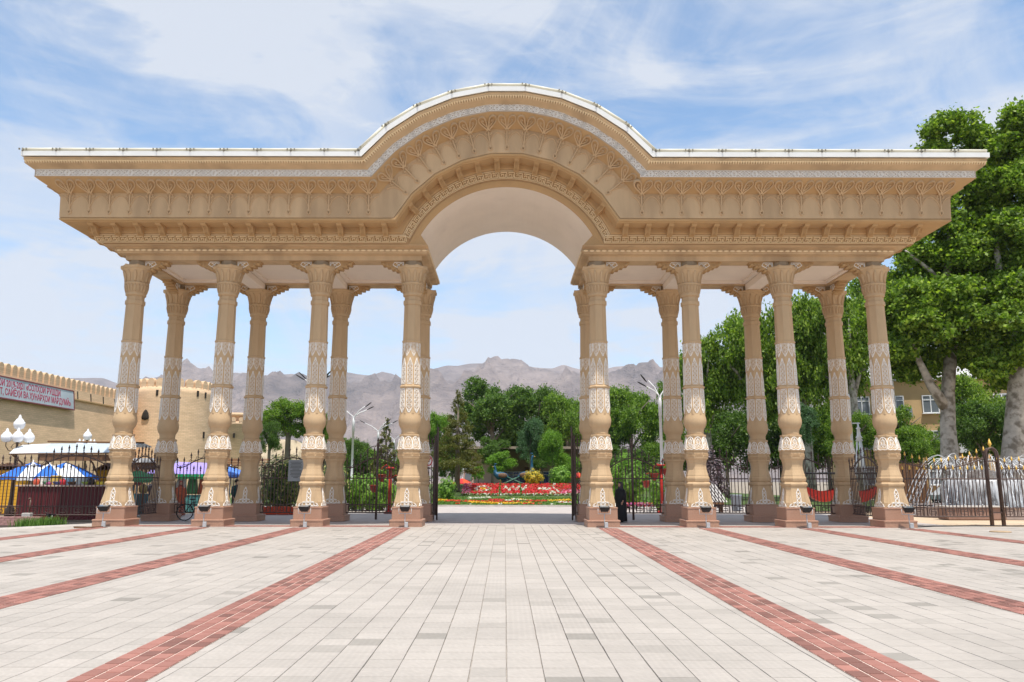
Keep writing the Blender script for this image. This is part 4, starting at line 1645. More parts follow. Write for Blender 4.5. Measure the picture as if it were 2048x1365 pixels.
# yellow kiosks
for j, (pa, pb, d, lab) in enumerate(((-40, 36, 39.5, 'yellow board kiosk at the left edge behind the globe lamp'), (178, 222, 39.0, 'yellow board kiosk behind the foot of the outermost left column'))):
    kx0, kx1 = xw(pa, d, 1), xw(pb, d, 1)
    kk = thing('yellow_kiosk', lab, 'kiosk', ((kx0 + kx1) / 2, d + 1, 0), 0, 'yellow kiosks')
    wd = kx1 - kx0
    m = MB()
    m.box((0, .6, 1.1), (wd, 1.8, 2.2))
    m.build('body', mat('kiosk_core', (.5, .27, .03), .7, .1, 2), kk)
    sh = MB()
    sh.box((0, -.33, 0), (wd + .04, .05, .15), bev=.012)
    me = sh.mesh('board', M_YEL)
    for q in range(13):
        new_obj('board', me, kk, (0, 0, .12 + q * .165))
    m = MB()
    m.loft([[(-wd / 2 - .2, -.6, 2.15), (0, -.6, 2.55), (wd / 2 + .2, -.6, 2.15), (0, -.6, 2.43)], [(-wd / 2 - .2, 1.7, 2.15), (0, 1.7, 2.55), (wd / 2 + .2, 1.7, 2.15), (0, 1.7, 2.43)]])
    m.build('roof', M_BROWN, kk)


def parasol(px, py, d, rad, lab, c1, c2, group, n=8):
    p = at(px, py, d)
    u = thing('parasol', lab, 'parasol', (p.x, d, 0), random.uniform(0, .5), group)
    h = p.z
    for k in range(n):
        m = MB()
        a0, a1 = 2 * math.pi * k / n, 2 * math.pi * (k + 1) / n
        am = (a0 + a1) / 2
        R1 = rad * math.cos(math.pi / n) * .985
        top = (0, 0, h)
        mid = [(rad * .5 * math.cos(a), rad * .5 * math.sin(a), h - rad * .2) for a in (a0, a1)]
        lo = [(rad * math.cos(a), rad * math.sin(a), h - rad * .48) for a in (a0, a1)]
        lom = (R1 * math.cos(am), R1 * math.sin(am), h - rad * .46)
        val = [(x, y, z - .14) for x, y, z in (lo[0], lom, lo[1])]
        m.add([top, mid[0], mid[1], lo[0], lom, lo[1]] + val, [(0, 1, 2), (1, 3, 4), (1, 4, 2), (2, 4, 5), (3, 6, 7, 4), (4, 7, 8, 5)], 0, False)
        m.build('canopy_panel', c1 if k % 2 else c2, u)
    m = MB()
    m.tube([(0, 0, 0), (0, 0, h + .1)], .022, 6)
    m.build('pole', M_WHITE, u)
    m = MB()
    m.lathe([(.25, 0), (.25, .06), (.05, .1)], 10)
    m.build('base', M_GREY, u)
    return u


parasol(67, 926, 37.2, 1.45, 'blue and white parasol at the left end of the maroon stall', M_BLUE, M_WFAB, 'blue and white parasols')
parasol(100, 930, 36.4, 1.3, 'white and blue parasol in the middle above the maroon stall', M_WFAB, M_BLUE, 'blue and white parasols')
parasol(133, 926, 37.4, 1.45, 'blue and white parasol beside the brown gable of the yellow kiosk', M_BLUE, M_WFAB, 'blue and white parasols')
M_GRN = mat('green_fabric', (0.02, 0.36, 0.14), .7, .1, 2)
M_PUR = mat('lilac_fabric', (0.36, 0.28, 0.68), .7, .08, 2)
M_LBL = mat('sky_blue_fabric', (0.10, 0.24, 0.72), .7, .08, 2)
parasol(277, 941, 38, 1.0, 'bright green parasol over the stall between the first two left columns', M_GRN, M_GRN, None)
parasol(462, 934, 42, 1.0, 'plain sky blue parasol between the second and third left columns', M_LBL, M_LBL, None)
# lilac awning stall
aw = thing('awning_stall', 'market stall under a lilac awning with a green valance', 'stall', (xw(372, 44), 44, 0))
m = MB()
m.loft([[(-1.9, -1, 2.05), (1.9, -1, 2.0), (1.9, -1, 1.97), (-1.9, -1, 2.02)], [(-1.9, .8, 2.75), (1.3, .8, 2.65), (1.3, .8, 2.62), (-1.9, .8, 2.72)]])
m.build('awning', M_PUR, aw)
sh = MB()
sh.box((0, -1.02, 1.9), (.36, .02, .26))
me = sh.mesh('valance_flap', M_GRN)
for i in range(9):
    new_obj('valance_flap', me, aw, (-1.6 + i * .4, 0, 0))
for x in (-1.8, 1.7):
    for y in (-.95, .7):
        m = MB()
        m.tube([(x, y, 0), (x, y, 2.1 + (.55 if y > 0 else 0))], .03, 6)
        m.build('post', M_WHITE, aw)
m = MB()
m.box((0, -.2, .45), (3.4, 1.0, .9))
m.build('counter', mat('teal_cloth', (.08, .25, .25), .7, .2, 3), aw)
for i, (c, nm) in enumerate((((.05, .25, .27), 'teal'), ((.15, .13, .35), 'violet'), ((.62, .6, .55), 'cream'), ((.10, .28, .12), 'green'), ((.5, .12, .06), 'rust red'))):
    m = MB()
    x = -1.4 + i * .62
    m.loft([[(x - .2, 0, 1.95), (x + .2, 0, 1.95), (x + .2, .08, 1.95), (x - .2, .08, 1.95)], [(x - .26, -.05, 1.4), (x + .26, -.05, 1.4), (x + .26, .12, 1.4), (x - .26, .12, 1.4)],
            [(x - .3, -.06, .95), (x + .3, -.06, .95), (x + .3, .14, .95), (x - .3, .14, .95)]])
    o = m.build('hanging_dress', mat('dress_%d' % i, c, .8, .2, 6))
    o.location = (aw.location.x, 43.5, 0)
    tag(o, '%s dress hanging under the lilac awning' % nm, 'dress', 'dresses under the lilac awning')
# brown pergola roof and dark hut far left
pg = thing('tiled_lean_to', 'brown tiled lean-to roof above the sky blue parasol', 'shed', (xw(470, 47), 47, 0))
m = MB()
for i in range(5):
    m.box((0, -.5 + i * .28, 2.55 + i * .1), (3.6, .3, .05))
m.build('roof', mat('rust_tiles', (.26, .11, .05), .8, .2, 4), pg)
for x in (-1.6, 1.6):
    m = MB()
    m.tube([(x, 0, 0), (x, 0, 2.6)], .05, 6)
    m.build('post', M_BROWN, pg)
# reed hut with white trim behind the side fence
hb = thing('thatched_booth', 'brown thatched booth with a white eave behind the leftmost side fence', 'booth', (xw(288, 42), 42, 0))
m = MB()
m.box((0, 0, 2.72), (2.6, 1.6, .22))
m.build('eave', M_WFAB, hb)
m = MB()
m.box((0, -.7, 2.42), (2.5, .12, .36))
for i in range(14):
    m.box((-1.2 + i * .185, -.78, 2.28), (.1, .04, .3 + .1 * (i % 3)))
m.build('fringe', M_BROWN, hb)
for x in (-1.2, 1.2):
    m = MB()
    m.tube([(x, -.6, 0), (x, -.6, 2.6)], .05, 6)
    m.build('post', M_BROWN, hb)
m = MB()
m.box((0, -.4, .5), (2.0, .7, 1.0))
m.build('counter', mat('turquoise_board', (.05, .30, .42), .6, .15, 3), hb)
for i, (c, nm, x, z, r) in enumerate((((.1, .35, .6), 'pale blue', -.6, 1.3, .3), ((.75, .6, .2), 'yellow', .2, 1.25, .25), ((.65, .65, .66), 'white', .65, 1.28, .26), ((.5, .03, .08), 'crimson', -.1, 1.6, .2))):
    m = MB()
    m.ell((0, 0, 0), (r, .2, r), 12, 8)
    o = m.build('toy_balloon', mat('toy_%d' % i, c, .35, .1, 3))
    o.location = (hb.location.x + x, 41.3, z)
    tag(o, '%s round toy at the thatched booth' % nm, 'toy', 'toys at the thatched booth')

# ---- bicycle ---------------------------------------------------------------
bk = thing('bicycle', 'black bicycle leaning by the second left column', 'bicycle', (xw(373, 34.2), 34.0, 0), R_(6))
for x in (0, 1.05):
    m = MB()
    m.tube([(x + .34 * math.cos(q), 0, .36 + .34 * math.sin(q)) for q in np.linspace(0, 2 * math.pi, 25)], .024, 6)
    wh = m.build('wheel', M_BLACK, bk)
    m = MB()
    for k in range(12):
        q = math.pi * k / 6
        m.tube([(x, 0, .36), (x + .33 * math.cos(q), 0, .36 + .33 * math.sin(q))], .004, 3)
    m.lathe([(.03, -.04), (.03, .04)], 8)
    m.build('spokes', M_GREY, wh)
m = MB()
for a, b in (((0, 0, .36), (.42, 0, .34)), ((0, 0, .36), (.30, 0, .78)), ((.42, 0, .34), (.30, 0, .86)), ((.31, 0, .76), (.86, 0, .84)), ((.42, 0, .34), (.88, 0, .78)), ((1.05, 0, .36), (.84, 0, .98))):
    m.tube([a, b], .018, 6)
m.build('frame', M_BLACK, bk)
m = MB()
m.ell((.28, 0, .90), (.14, .08, .035), 10, 6)
m.build('saddle', M_BLACK, bk)
m = MB()
m.tube([(.78, -.27, 1.02), (.86, -.18, 1.04), (.84, 0, 1.0), (.86, .18, 1.04), (.78, .27, 1.02)], .014, 6)
m.build('handlebar', M_GREY, bk)
m = MB()
m.tube([(.42 + .1 * math.cos(q), .04, .34 + .1 * math.sin(q)) for q in np.linspace(0, 2 * math.pi, 13)], .008, 4)
m.tube([(.42, .06, .34), (.5, .06, .2)], .012, 5)
m.build('crank', M_GREY, bk)
m = MB()
m.box((-.05, 0, .78), (.42, .14, .02))
m.tube([(-.2, .05, .77), (0, .05, .4)], .008, 4)
m.build('rack', M_BLACK, bk)


# ---- people ------------------------------------------------------------------
def skin_mesh(nodes, edges, root=0, lv=1):
    me = bpy.data.meshes.new('body')
    me.from_pydata([n[0] for n in nodes], edges, [])
    o = bpy.data.objects.new('tmp', me)
    COL.objects.link(o)
    md = o.modifiers.new('skin', 'SKIN')
    md.use_smooth_shade = True
    for v, n in zip(me.skin_vertices[0].data, nodes):
        r = n[1]
        v.radius = r if isinstance(r, tuple) else (r, r)
    me.skin_vertices[0].data[root].use_root = True
    sb = o.modifiers.new('sub', 'SUBSURF')
    sb.levels = lv
    dg = bpy.context.evaluated_depsgraph_get()
    out = bpy.data.meshes.new_from_object(o.evaluated_get(dg))
    bpy.data.objects.remove(o)
    for p in out.polygons:
        p.use_smooth = True
    return out


M_SKIN = mat('skin', (0.42, 0.24, 0.16), .6, .05, 5)
M_HAIR = mat('dark_hair', (0.02, 0.015, 0.012), .5, .1, 8)


def person(label, loc, rz, top, bottom, long_robe=False, hood=None, h=1.66, hold=False):
    p = thing('person', label, 'person', loc, rz)
    k = h / 1.70
    nodes, edges = [], []

    def nd(x, y, z, r, par=None):
        nodes.append(((x * k, y * k, z * k), r if isinstance(r, tuple) else r * k))
        if par is not None:
            edges.append((par, len(nodes) - 1))
        return len(nodes) - 1
    pel = nd(0, 0, .93, .13)
    wa = nd(0, 0, 1.08, .115, pel)
    ch = nd(0, .0, 1.28, .13, wa)
    nk = nd(0, 0, 1.43, .055, ch)
    hd0 = nd(0, -.01, 1.53, .07, nk)
    hd1 = nd(0, -.015, 1.60, .085, hd0)
    nd(0, -.005, 1.67, .06, hd1)
    for s in (-1, 1):
        sh = nd(s * .17, 0, 1.38, .06, ch)
        el = nd(s * .25, -.02 - (.05 if hold else 0), 1.12, .042, sh)
        wr = nd(s * .24, -.12 - (.12 if hold else 0), .90 + (.12 if hold else 0), .028, el)
        pm = nd(s * .235, -.16 - (.12 if hold else 0), .83 + (.12 if hold else 0), .032, wr)
        for q, (dx, ln) in enumerate(((-.03, .07), (-.01, .085), (.01, .08), (.03, .06))):
            a = nd(s * (.235 + dx), -.185 - (.12 if hold else 0), .79 + (.12 if hold else 0), .009, pm)
            nd(s * (.232 + dx), -.18 - (.12 if hold else 0), .79 - ln * .6 + (.12 if hold else 0), .008, a)
        a = nd(s * .20, -.18 - (.12 if hold else 0), .83 + (.12 if hold else 0), .011, pm)
        nd(s * .195, -.2 - (.12 if hold else 0), .79 + (.12 if hold else 0), .009, a)
        hp = nd(s * .10, 0, .86, .095, pel)
        kn = nd(s * .11, -.02, .48, .06, hp)
        an = nd(s * .11, .02, .09, .042, kn)
        nd(s * .115, -.12, .04, .035, an)
    new_obj('body', skin_mesh(nodes, edges, pel), p).data.materials.append(M_SKIN)
    m = MB()

    def el_ring(rx, ry, z, y=0.0, n=16):
        return [(rx * k * math.cos(2 * math.pi * i / n), y * k + ry * k * math.sin(2 * math.pi * i / n), z * k) for i in range(n)]
    if long_robe:
        m.loft([el_ring(.31, .25, .03), el_ring(.30, .24, .3), el_ring(.27, .21, .7), el_ring(.26, .20, 1.0), el_ring(.27, .19, 1.2), el_ring(.24, .15, 1.36), el_ring(.12, .12, 1.45)], 0, True)
    else:
        m.loft([el_ring(.215, .165, .72), el_ring(.205, .16, .95), el_ring(.19, .145, 1.1), el_ring(.205, .15, 1.28), el_ring(.19, .12, 1.40), el_ring(.075, .075, 1.46)], 0, True)
    for s in (-1, 1):
        dy = -.12 if hold else 0
        dz = .12 if hold else 0
        m.tube([(s * .16 * k, 0, 1.39 * k), (s * .21 * k, -.01 * k, 1.27 * k), (s * .252 * k, (-.02 + dy * .4) * k, 1.12 * k), (s * .243 * k, (-.10 + dy) * k, (.94 + dz) * k)], [.085 * k, .075 * k, .062 * k, .05 * k], 8)
    m.build('garment', top, p)
    if not long_robe:
        m = MB()
        for s in (-1, 1):
            m.tube([(s * .095 * k, 0, .92 * k), (s * .105 * k, -.01 * k, .7 * k), (s * .11 * k, -.02 * k, .48 * k), (s * .11 * k, .015 * k, .10 * k)], [.12 * k, .105 * k, .085 * k, .07 * k], 10)
        m.build('trousers', bottom, p)
    m = MB()
    for s in (-1, 1):
        m.ell((s * .113 * k, -.07 * k, .035 * k), (.05, .13, .035), 10, 6)
    m.build('shoes', M_BLACK, p)
    m = MB()
    if hood is None:
        m.lathe([(.088 * k, 1.58 * k), (.098 * k, 1.64 * k), (.085 * k, 1.71 * k), (.04 * k, 1.745 * k)], 12, c=(0, .012))
        m.build('hair', M_HAIR, p)
    else:
        m.loft([el_ring(.20, .15, 1.36, .02), el_ring(.135, .12, 1.46, .02), el_ring(.112, .11, 1.56, .025), el_ring(.112, .11, 1.64, .025), el_ring(.09, .09, 1.71, .02), el_ring(.03, .03, 1.755, .02)], 0, True)
        m.build('headscarf', hood, p)
        m = MB()
        m.ell((0, -.055 * k, 1.60 * k), (.068 * k, .055 * k, .088 * k), 12, 8)
        m.build('face', M_SKIN, p)
    m = MB()
    for s in (-1, 1):
        m.ell((s * .03 * k, -.105 * k, 1.615 * k), (.012, .008, .007), 6, 4)
    m.build('eyes', M_BLACK, p)
    m = MB()
    m.ell((0, -.112 * k, 1.585 * k), (.012, .018, .022), 6, 5)
    m.build('nose', M_SKIN, p)
    m = MB()
    m.ell((0, -.104 * k, 1.548 * k), (.024, .007, .007), 8, 4)
    m.build('mouth', mat('lips', (.34, .12, .1), .5), p)
    return p


M_BLKC = mat('black_cloth', (0.012, 0.012, 0.014), .75, .2, 5)
person('woman in a long black robe and headscarf standing at the right jamb of the archway', (xw(1240, 34), YR - .75, 0), R_(-50), M_BLKC, M_BLKC, True, mat('charcoal_scarf', (.05, .04, .045), .8, .4, 12), 1.62)
person('person in dark teal clothes walking between the second and third left columns', (xw(470, 37), 37, 0), R_(60), mat('teal_wool', (.02, .07, .075), .8, .15, 5), M_BLKC, h=1.72)
person('person in an orange red patterned dress standing by the bicycle', (xw(358, 38.5), 38.5, 0), R_(20), mat('orange_dress', (.42, .10, .05), .8, .3, 14), M_BLKC, True, mat('rust_scarf', (.30, .06, .04), .8, .2, 8), 1.62)
person('person in a navy jacket facing the thatched booth', (xw(303, 39.5), 39.5, 0), R_(170), mat('navy_jacket', (.03, .04, .10), .8, .2, 6), mat('grey_trousers', (.12, .12, .13), .8, .1, 6), h=1.7, hold=True)
# ================================================================ PARK BEHIND THE GATE
def mound(y):
    return float(np.interp(y, [53.5, 54.5, 60.5, 61.5, 65.5, 66.2, 90], [0.0, .06, .36, .56, 1.36, 1.42, 1.3]))


mb = MB()
ys = [53.6, 54.5, 57, 60.5, 61.5, 63.5, 65.5, 66.2, 75, 90]
rows = [[(-9, y, mound(y)), (17, y, mound(y))] for y in ys]
mb.loft(rows, 0, False, False, False, closed=False)
o = mb.build('lawn', M_LAWN)
struct(o)
mb = MB()
mb.box((4, 53.52, .03), (26, .12, .14))
struct(mb.build('lawn_kerb', M_KERB))
mb = MB()
for a, b, c, d in ((-80, -9.2, 46, 130), (17.2, 34, 47, 130), (-9.2, 17.2, 90, 130)):
    mb.add([(a, c, -.02), (b, c, -.02), (b, d, -.02), (a, d, -.02)], [(0, 1, 2, 3)])
struct(mb.build('park_grass', M_LAWN))


def scatter_mesh(name, pts, size, m_, up=.9, jit=.5, seed=1, aspect=1.0):
    """many small petal / blade sized faces"""
    r = np.random.default_rng(seed)
    n = len(pts)
    P = np.asarray(pts, float)
    nrm = r.normal(size=(n, 3)) * jit + np.array([0, -.25, up])
    nrm /= np.linalg.norm(nrm, axis=1)[:, None]
    t = r.normal(size=(n, 3))
    t -= nrm * (t * nrm).sum(1)[:, None]
    t /= np.linalg.norm(t, axis=1)[:, None]
    b = np.cross(nrm, t)
    s = (size * r.uniform(.65, 1.35, n))[:, None]
    V = np.stack([P - t * s, P - b * s * aspect, P + t * s, P + b * s * aspect], 1).reshape(-1, 3)
    me = bpy.data.meshes.new(name)
    me.vertices.add(4 * n)
    me.vertices.foreach_set('co', V.ravel())
    me.loops.add(4 * n)
    me.loops.foreach_set('vertex_index', np.arange(4 * n))
    me.polygons.add(n)
    me.polygons.foreach_set('loop_start', np.arange(0, 4 * n, 4))
    me.update(calc_edges=True)
    for q in (m_ if isinstance(m_, (list, tuple)) else [m_]):
        me.materials.append(q)
    return me


def flower_mat(name, a, b):
    return leaf_mat(name, a, tuple((x + y) / 2 for x, y in zip(a, b)), b, .25, .6)


F_RED = flower_mat('red_petals', (.50, .012, .02), (.68, .05, .05))
F_ORG = flower_mat('orange_petals', (.62, .05, .01), (.75, .16, .02))
F_YEL = flower_mat('yellow_petals', (.72, .38, .01), (.80, .55, .04))
F_WHT = flower_mat('white_petals', (.62, .62, .56), (.80, .78, .72))
F_PNK = flower_mat('pink_petals', (.60, .08, .22), (.75, .35, .48))
F_VIO = flower_mat('violet_petals', (.32, .05, .38), (.55, .18, .55))
F_GRN = leaf_mat('bed_leaves', (.05, .12, .02), (.09, .20, .03), (.15, .28, .05), .3)
NEXT = [100]


def bed(label, poly, mats, dens=170, h=.12, size=.055, zf=mound, col='flower bed'):
    """flowers over a strip given as (x, y) centre line points with half widths"""
    NEXT[0] += 1
    r = np.random.default_rng(NEXT[0])
    pts = []
    for (xa, ya, ha), (xb, yb, hb) in zip(poly[:-1], poly[1:]):
        ln = math.hypot(xb - xa, yb - ya)
        n = int(max(8, ln * (ha + hb) * dens))
        t = r.random(n)
        w_ = (r.random(n) - .5) * 2 * (ha + (hb - ha) * t)
        nx, ny = -(yb - ya) / ln, (xb - xa) / ln
        x = xa + (xb - xa) * t + nx * w_
        y = ya + (yb - ya) * t + ny * w_
        z = np.array([zf(q) for q in y]) + h * (.4 + .6 * r.random(n))
        pts.append(np.stack([x, y, z], 1))
    P = np.concatenate(pts)
    me = scatter_mesh('flower_bed', P, size, list(mats) + [F_GRN], seed=NEXT[0])
    k = len(mats)
    mi = r.choice(k + 1, len(P), p=[.86 / k] * k + [.14]).astype(np.int32)
    me.polygons.foreach_set('material_index', mi)
    o = new_obj('flower_bed', me)
    tag(o, label, col, 'coloured flower beds on the lawn', 'stuff')
    return o


X5 = lambda px, d: (px - 1010) * (d * .984) / 1561
bed('bright yellow flower ribbon sweeping along the front of the lawn', [(X5(940, 56.4), 56.4, .32), (X5(975, 55.6), 55.6, .35), (X5(1010, 55.2), 55.2, .38), (X5(1045, 55.5), 55.5, .3), (X5(1062, 55.9), 55.9, .2)], [F_YEL])
bed('orange red flower ribbon behind the front yellow ribbon', [(X5(893, 57.6), 57.6, .35), (X5(930, 57.2), 57.2, .5), (X5(970, 56.8), 56.8, .45), (X5(1005, 56.7), 56.7, .35), (X5(1040, 57.0), 57.0, .2)], [F_ORG, F_RED])
bed('golden yellow flower patch at the left end of the lawn', [(X5(868, 57.8), 57.8, .5), (X5(898, 58.0), 58.0, .45)], [F_YEL])
bed('white flower strip at the foot of the red bank', [(X5(935, 60.0), 60.0, .22), (X5(958, 60.3), 60.3, .3), (X5(982, 60.5), 60.5, .2)], [F_WHT])
bed('dense scarlet flower wedge in the middle of the lawn', [(X5(978, 58.6), 58.6, .3), (X5(1000, 58.4), 58.4, .5), (X5(1010, 58.4), 58.4, .3)], [F_RED])
bed('silver white round flower patch beside the scarlet wedge', [(X5(1011, 57.8), 57.8, .3), (X5(1022, 57.8), 57.8, .3)], [F_WHT])
bed('pale yellow flower strip right of centre on the lawn', [(X5(1023, 59.2), 59.2, .22), (X5(1045, 58.6), 58.6, .3), (X5(1062, 58.0), 58.0, .25)], [F_YEL, F_WHT])
bed('loose orange flower patch right of centre on the lawn', [(X5(1054, 57.2), 57.2, .4), (X5(1092, 57.6), 57.6, .35)], [F_ORG, F_RED])
bed('yellow flower strip at the right end of the lawn', [(X5(1098, 57.5), 57.5, .35), (X5(1142, 58.6), 58.6, .4)], [F_YEL])
bed('white edged red flower corner near the right gate leaf', [(X5(1115, 56.6), 56.6, .2), (X5(1128, 56.2), 56.2, .35), (X5(1148, 56.0), 56.0, .4)], [F_RED, F_WHT])
for px, nm in ((916, 'left front'), (1051, 'right of the yellow ribbon'), (1064, 'second right of the yellow ribbon'), (1080, 'third right of the yellow ribbon')):
    bed('small round red flower clump on the grass, %s' % nm, [(X5(px - 4, 54.9), 54.9, .16), (X5(px + 4, 54.9), 54.9, .16)], [F_RED, F_ORG], 260)
for px, nm in ((941, 'left'), (1000, 'middle'), (1105, 'right')):
    bed('tiny white flower clump at the very edge of the walk, %s' % nm, [(X5(px - 4, 54.4), 54.4, .1), (X5(px + 4, 54.4), 54.4, .1)], [F_WHT], 260)
# the tall red bank with white motifs
r = np.random.default_rng(5)
n = 11000
x = r.uniform(X5(925, 63), X5(1165, 63), n)
y = r.uniform(61.5, 65.6, n)
z = np.array([mound(q) for q in y]) + r.uniform(.04, .14, n)
P = np.stack([x, y, z], 1)
me = scatter_mesh('flower_bank', P, .062, [F_RED, F_WHT, F_PNK, F_GRN, F_YEL], up=.8, seed=6)
px = 1010 + x * 1561 / (63 * .984)
v = (y - 61.5) / 4.1
mi = np.zeros(n, int)
mi[(px < 942) & (r.random(n) < .75)] = 2
mi[(px > 1120) & (v < .45) & (r.random(n) < .7)] = 2
e = ((px - 966) / 17) ** 2 + ((v - .5) / .26) ** 2
mi[(e < 1) & (e > .35)] = 1
mi[(e < .12)] = 4
sc = np.abs(v - .55 - .14 * np.sin((px - 1008) * .45)) < .13
mi[(px > 1008) & (px < 1056) & sc] = 1
mi[(px > 1076) & (px < 1104) & (np.abs(v - .5) < .09)] = 1
sw_ = (np.abs(px - 1112 - 4 * np.sin(v * 7)) < 2.2) & (v > .15)
mi[sw_] = 1
mi[(px > 1098) & (px < 1112) & (np.abs(v - .2) < .1)] = 1
mi[(v < .07)] = np.where(r.random((v < .07).sum()) < .5, 3, 1)
mi[((np.abs(px - 1000) < 1.6) | (np.abs(px - 1042) < 1.6))] = 3
mi[(r.random(n) < .22) & (mi == 1)] = 0
mi[(r.random(n) < .13)] = 3
me.polygons.foreach_set('material_index', mi.astype(np.int32))
tag(new_obj('flower_bank', me), 'sloping bank of red flowers with white floral motifs below the peacocks', 'flower bed', None, 'stuff')
# pink borders seen through the side fences
flat0 = lambda q: 0.02
bed('pink and white flower border behind the fence left of the archway', [(X5(705, 50), 50, .8), (X5(800, 52), 52, .9)], [F_PNK, F_RED], 120, .3, .06, flat0)
bed('pink and violet flower border behind the fence right of the archway', [(X5(1205, 50), 49.0, .9), (X5(1300, 50), 50, .7)], [F_PNK, F_VIO, F_RED], 120, .35, .06, flat0)
# grass tufts over the lawn and along the left planter
g = np.random.default_rng(9)
n = 16000
y = g.uniform(54, 61, n)
x = g.uniform(-8.5, 12, n)
P = np.stack([x, y, np.array([mound(q) for q in y]) + .02], 1)
M_GRASS = leaf_mat('grass_blades', (.07, .15, .02), (.12, .24, .04), (.2, .33, .07), .35)
me = scatter_mesh('lawn_grass', P, .06, M_GRASS, up=.5, jit=.8, seed=10)
tag(new_obj('lawn_grass', me), 'short green lawn grass between the flower ribbons', 'grass', None, 'stuff')


def blades(name, label, pts, h0, h1, m_, seed, wd=.012):
    r = random.Random(seed)
    V, F = [], []
    for x, y in pts:
        h = r.uniform(h0, h1)
        a = r.uniform(0, 6.28)
        lean = r.uniform(.05, .45) * h
        dx, dy = math.cos(a), math.sin(a)
        b = len(V)
        for t, k in ((0, 1), (.55, .8), (1, .05)):
            cx, cy = x + dx * lean * t * t, y + dy * lean * t * t
            V += [(cx - dy * wd * k, cy + dx * wd * k, h * t), (cx + dy * wd * k, cy - dx * wd * k, h * t)]
        F += [(b, b + 1, b + 3, b + 2), (b + 2, b + 3, b + 5, b + 4)]
    me = bpy.data.meshes.new(name)
    me.from_pydata(V, [], F)
    me.materials.append(m_)
    return tag(new_obj(name, me), label, 'grass', None, 'stuff')


rr = random.Random(8)
pts = []
for i in range(700):
    t = .2 + .34 * rr.random()
    pts.append((-17.6 + 2.2 * t + rr.uniform(-.1, .1) - .25 + rr.gauss(0, .14), 27.7 + 3.6 * t + rr.gauss(0, .14) + .3))
blades('planter_grass', 'tufts of fresh green grass growing along the kerb by the left fence', pts, .18, .42, M_GRASS, 4)
mb = MB()
mb.add([(-34, 16.2, -.03), (-17.7, 27.5, -.03), (-15.3, 31.5, -.03), (-34, 31.5, -.03)], [(0, 1, 2, 3)])
struct(mb.build('planter_soil', mat('dark_soil', (.09, .07, .06), .95, .25, 2, .4, 15)))
pw = thing('planter_wall', 'low red brick planter wall at the left edge below the fence', 'wall', (-19.6, 30.4, 0))
sh = MB()
sh.box((0, 0, 0), (.24, .12, .075), bev=.006)
meb = sh.mesh('brick', mat('mauve_brick', (.40, .22, .20), .9, .2, 6))
for rw in range(4):
    for i in range(16):
        new_obj('brick', meb, pw, (-2 + i * .25 + (rw % 2) * .12, 0, .04 + rw * .083))

# ---- peacock statues -----------------------------------------------------------
M_PEA = mat('peacock_blue', (.008, .075, .14), .45, .3, 6, .2, 30, .4)
M_PEAG = mat('peacock_green', (.05, .13, .09), .5, .4, 5, .3, 30)


def peacock(label, loc, flip, neck, s):
    p = thing('peacock_statue', label, 'statue', loc, 0, 'blue peacock statues')
    f = flip
    m = MB()
    m.tube([(-.62 * f * s, 0, .55 * s), (-.4 * f * s, 0, .62 * s), (-.05 * f * s, 0, .66 * s), (.25 * f * s, 0, .72 * s), (.45 * f * s, 0, .85 * s), (.5 * f * s, 0, (1.05) * s),
            (.47 * f * s, 0, (1.05 + neck * .5) * s), (.5 * f * s, 0, (1.05 + neck) * s), (.56 * f * s, 0, (1.15 + neck) * s), (.64 * f * s, 0, (1.15 + neck) * s)],
           [.06 * s, .26 * s, .34 * s, .32 * s, .22 * s, .14 * s, .09 * s, .085 * s, .10 * s, .05 * s], 12)
    m.build('body', M_PEA, p)
    m = MB()
    m.tube([(.62 * f * s, 0, (1.15 + neck) * s), (.78 * f * s, 0, (1.11 + neck) * s)], [.04 * s, .006 * s], 6)
    m.build('beak', M_GOLD, p)
    for k in range(4):
        m = MB()
        m.tube([(.55 * f * s, 0, (1.22 + neck) * s), ((.52 - .05 * k) * f * s, .03 * (k - 1.5) * s, (1.40 + neck) * s)], [.008, .03], 5)
        m.build('crest', M_PEA, p)
    for k in range(7):
        q = (k - 3) / 3
        m = MB()
        m.tube([(-.45 * f * s, q * .15 * s, .62 * s), (-.9 * f * s, q * .3 * s, .42 * s), (-1.5 * f * s, q * .45 * s, .16 * s), (-1.9 * f * s, q * .5 * s, .08 * s)],
               [.08 * s, .12 * s, .11 * s, .04 * s], 6, flat=.5)
        m.build('tail_feather', M_PEAG, p)
    for q in (-1, 1):
        m = MB()
        m.tube([(.1 * f * s, q * .14 * s, .5 * s), (.05 * f * s, q * .14 * s, .25 * s), (.1 * f * s, q * .14 * s, 0)], [.07 * s, .03 * s, .04 * s], 6)
        m.build('leg', M_GOLD, p)
    for q in (-1, 1):
        m = MB()
        m.ell((-.1 * f * s, q * .28 * s, .72 * s), (.4 * s, .08 * s, .2 * s), 10, 6)
        m.build('wing', mat('peacock_wing', (.16, .09, .05), .6, .4, 8), p)


peacock('blue peacock statue facing left with a short neck on the red flower bank', (X5(1003, 66.6), 66.8, 1.38), -1, .28, 1.05)
peacock('blue peacock statue with a tall neck and long tail beside yellow flowers', (X5(1052, 66.6), 66.8, 1.38), 1, 1.0, 1.1)
# sunflower clump beside the second bird
def shrub_pts(n, rx, ry, rz, seed, cz):
    r = np.random.default_rng(seed)
    d = r.normal(size=(n, 3))
    d /= np.linalg.norm(d, axis=1)[:, None]
    q = .45 + .55 * r.random(n) ** .5
    q *= 1 + .22 * np.sin(d[:, 0] * 7 + seed) * np.sin(d[:, 2] * 6 + seed * 2) + .15 * np.sin(d[:, 1] * 9)
    return d * q[:, None] * np.array([rx, ry, rz]) + np.array([0, 0, cz])


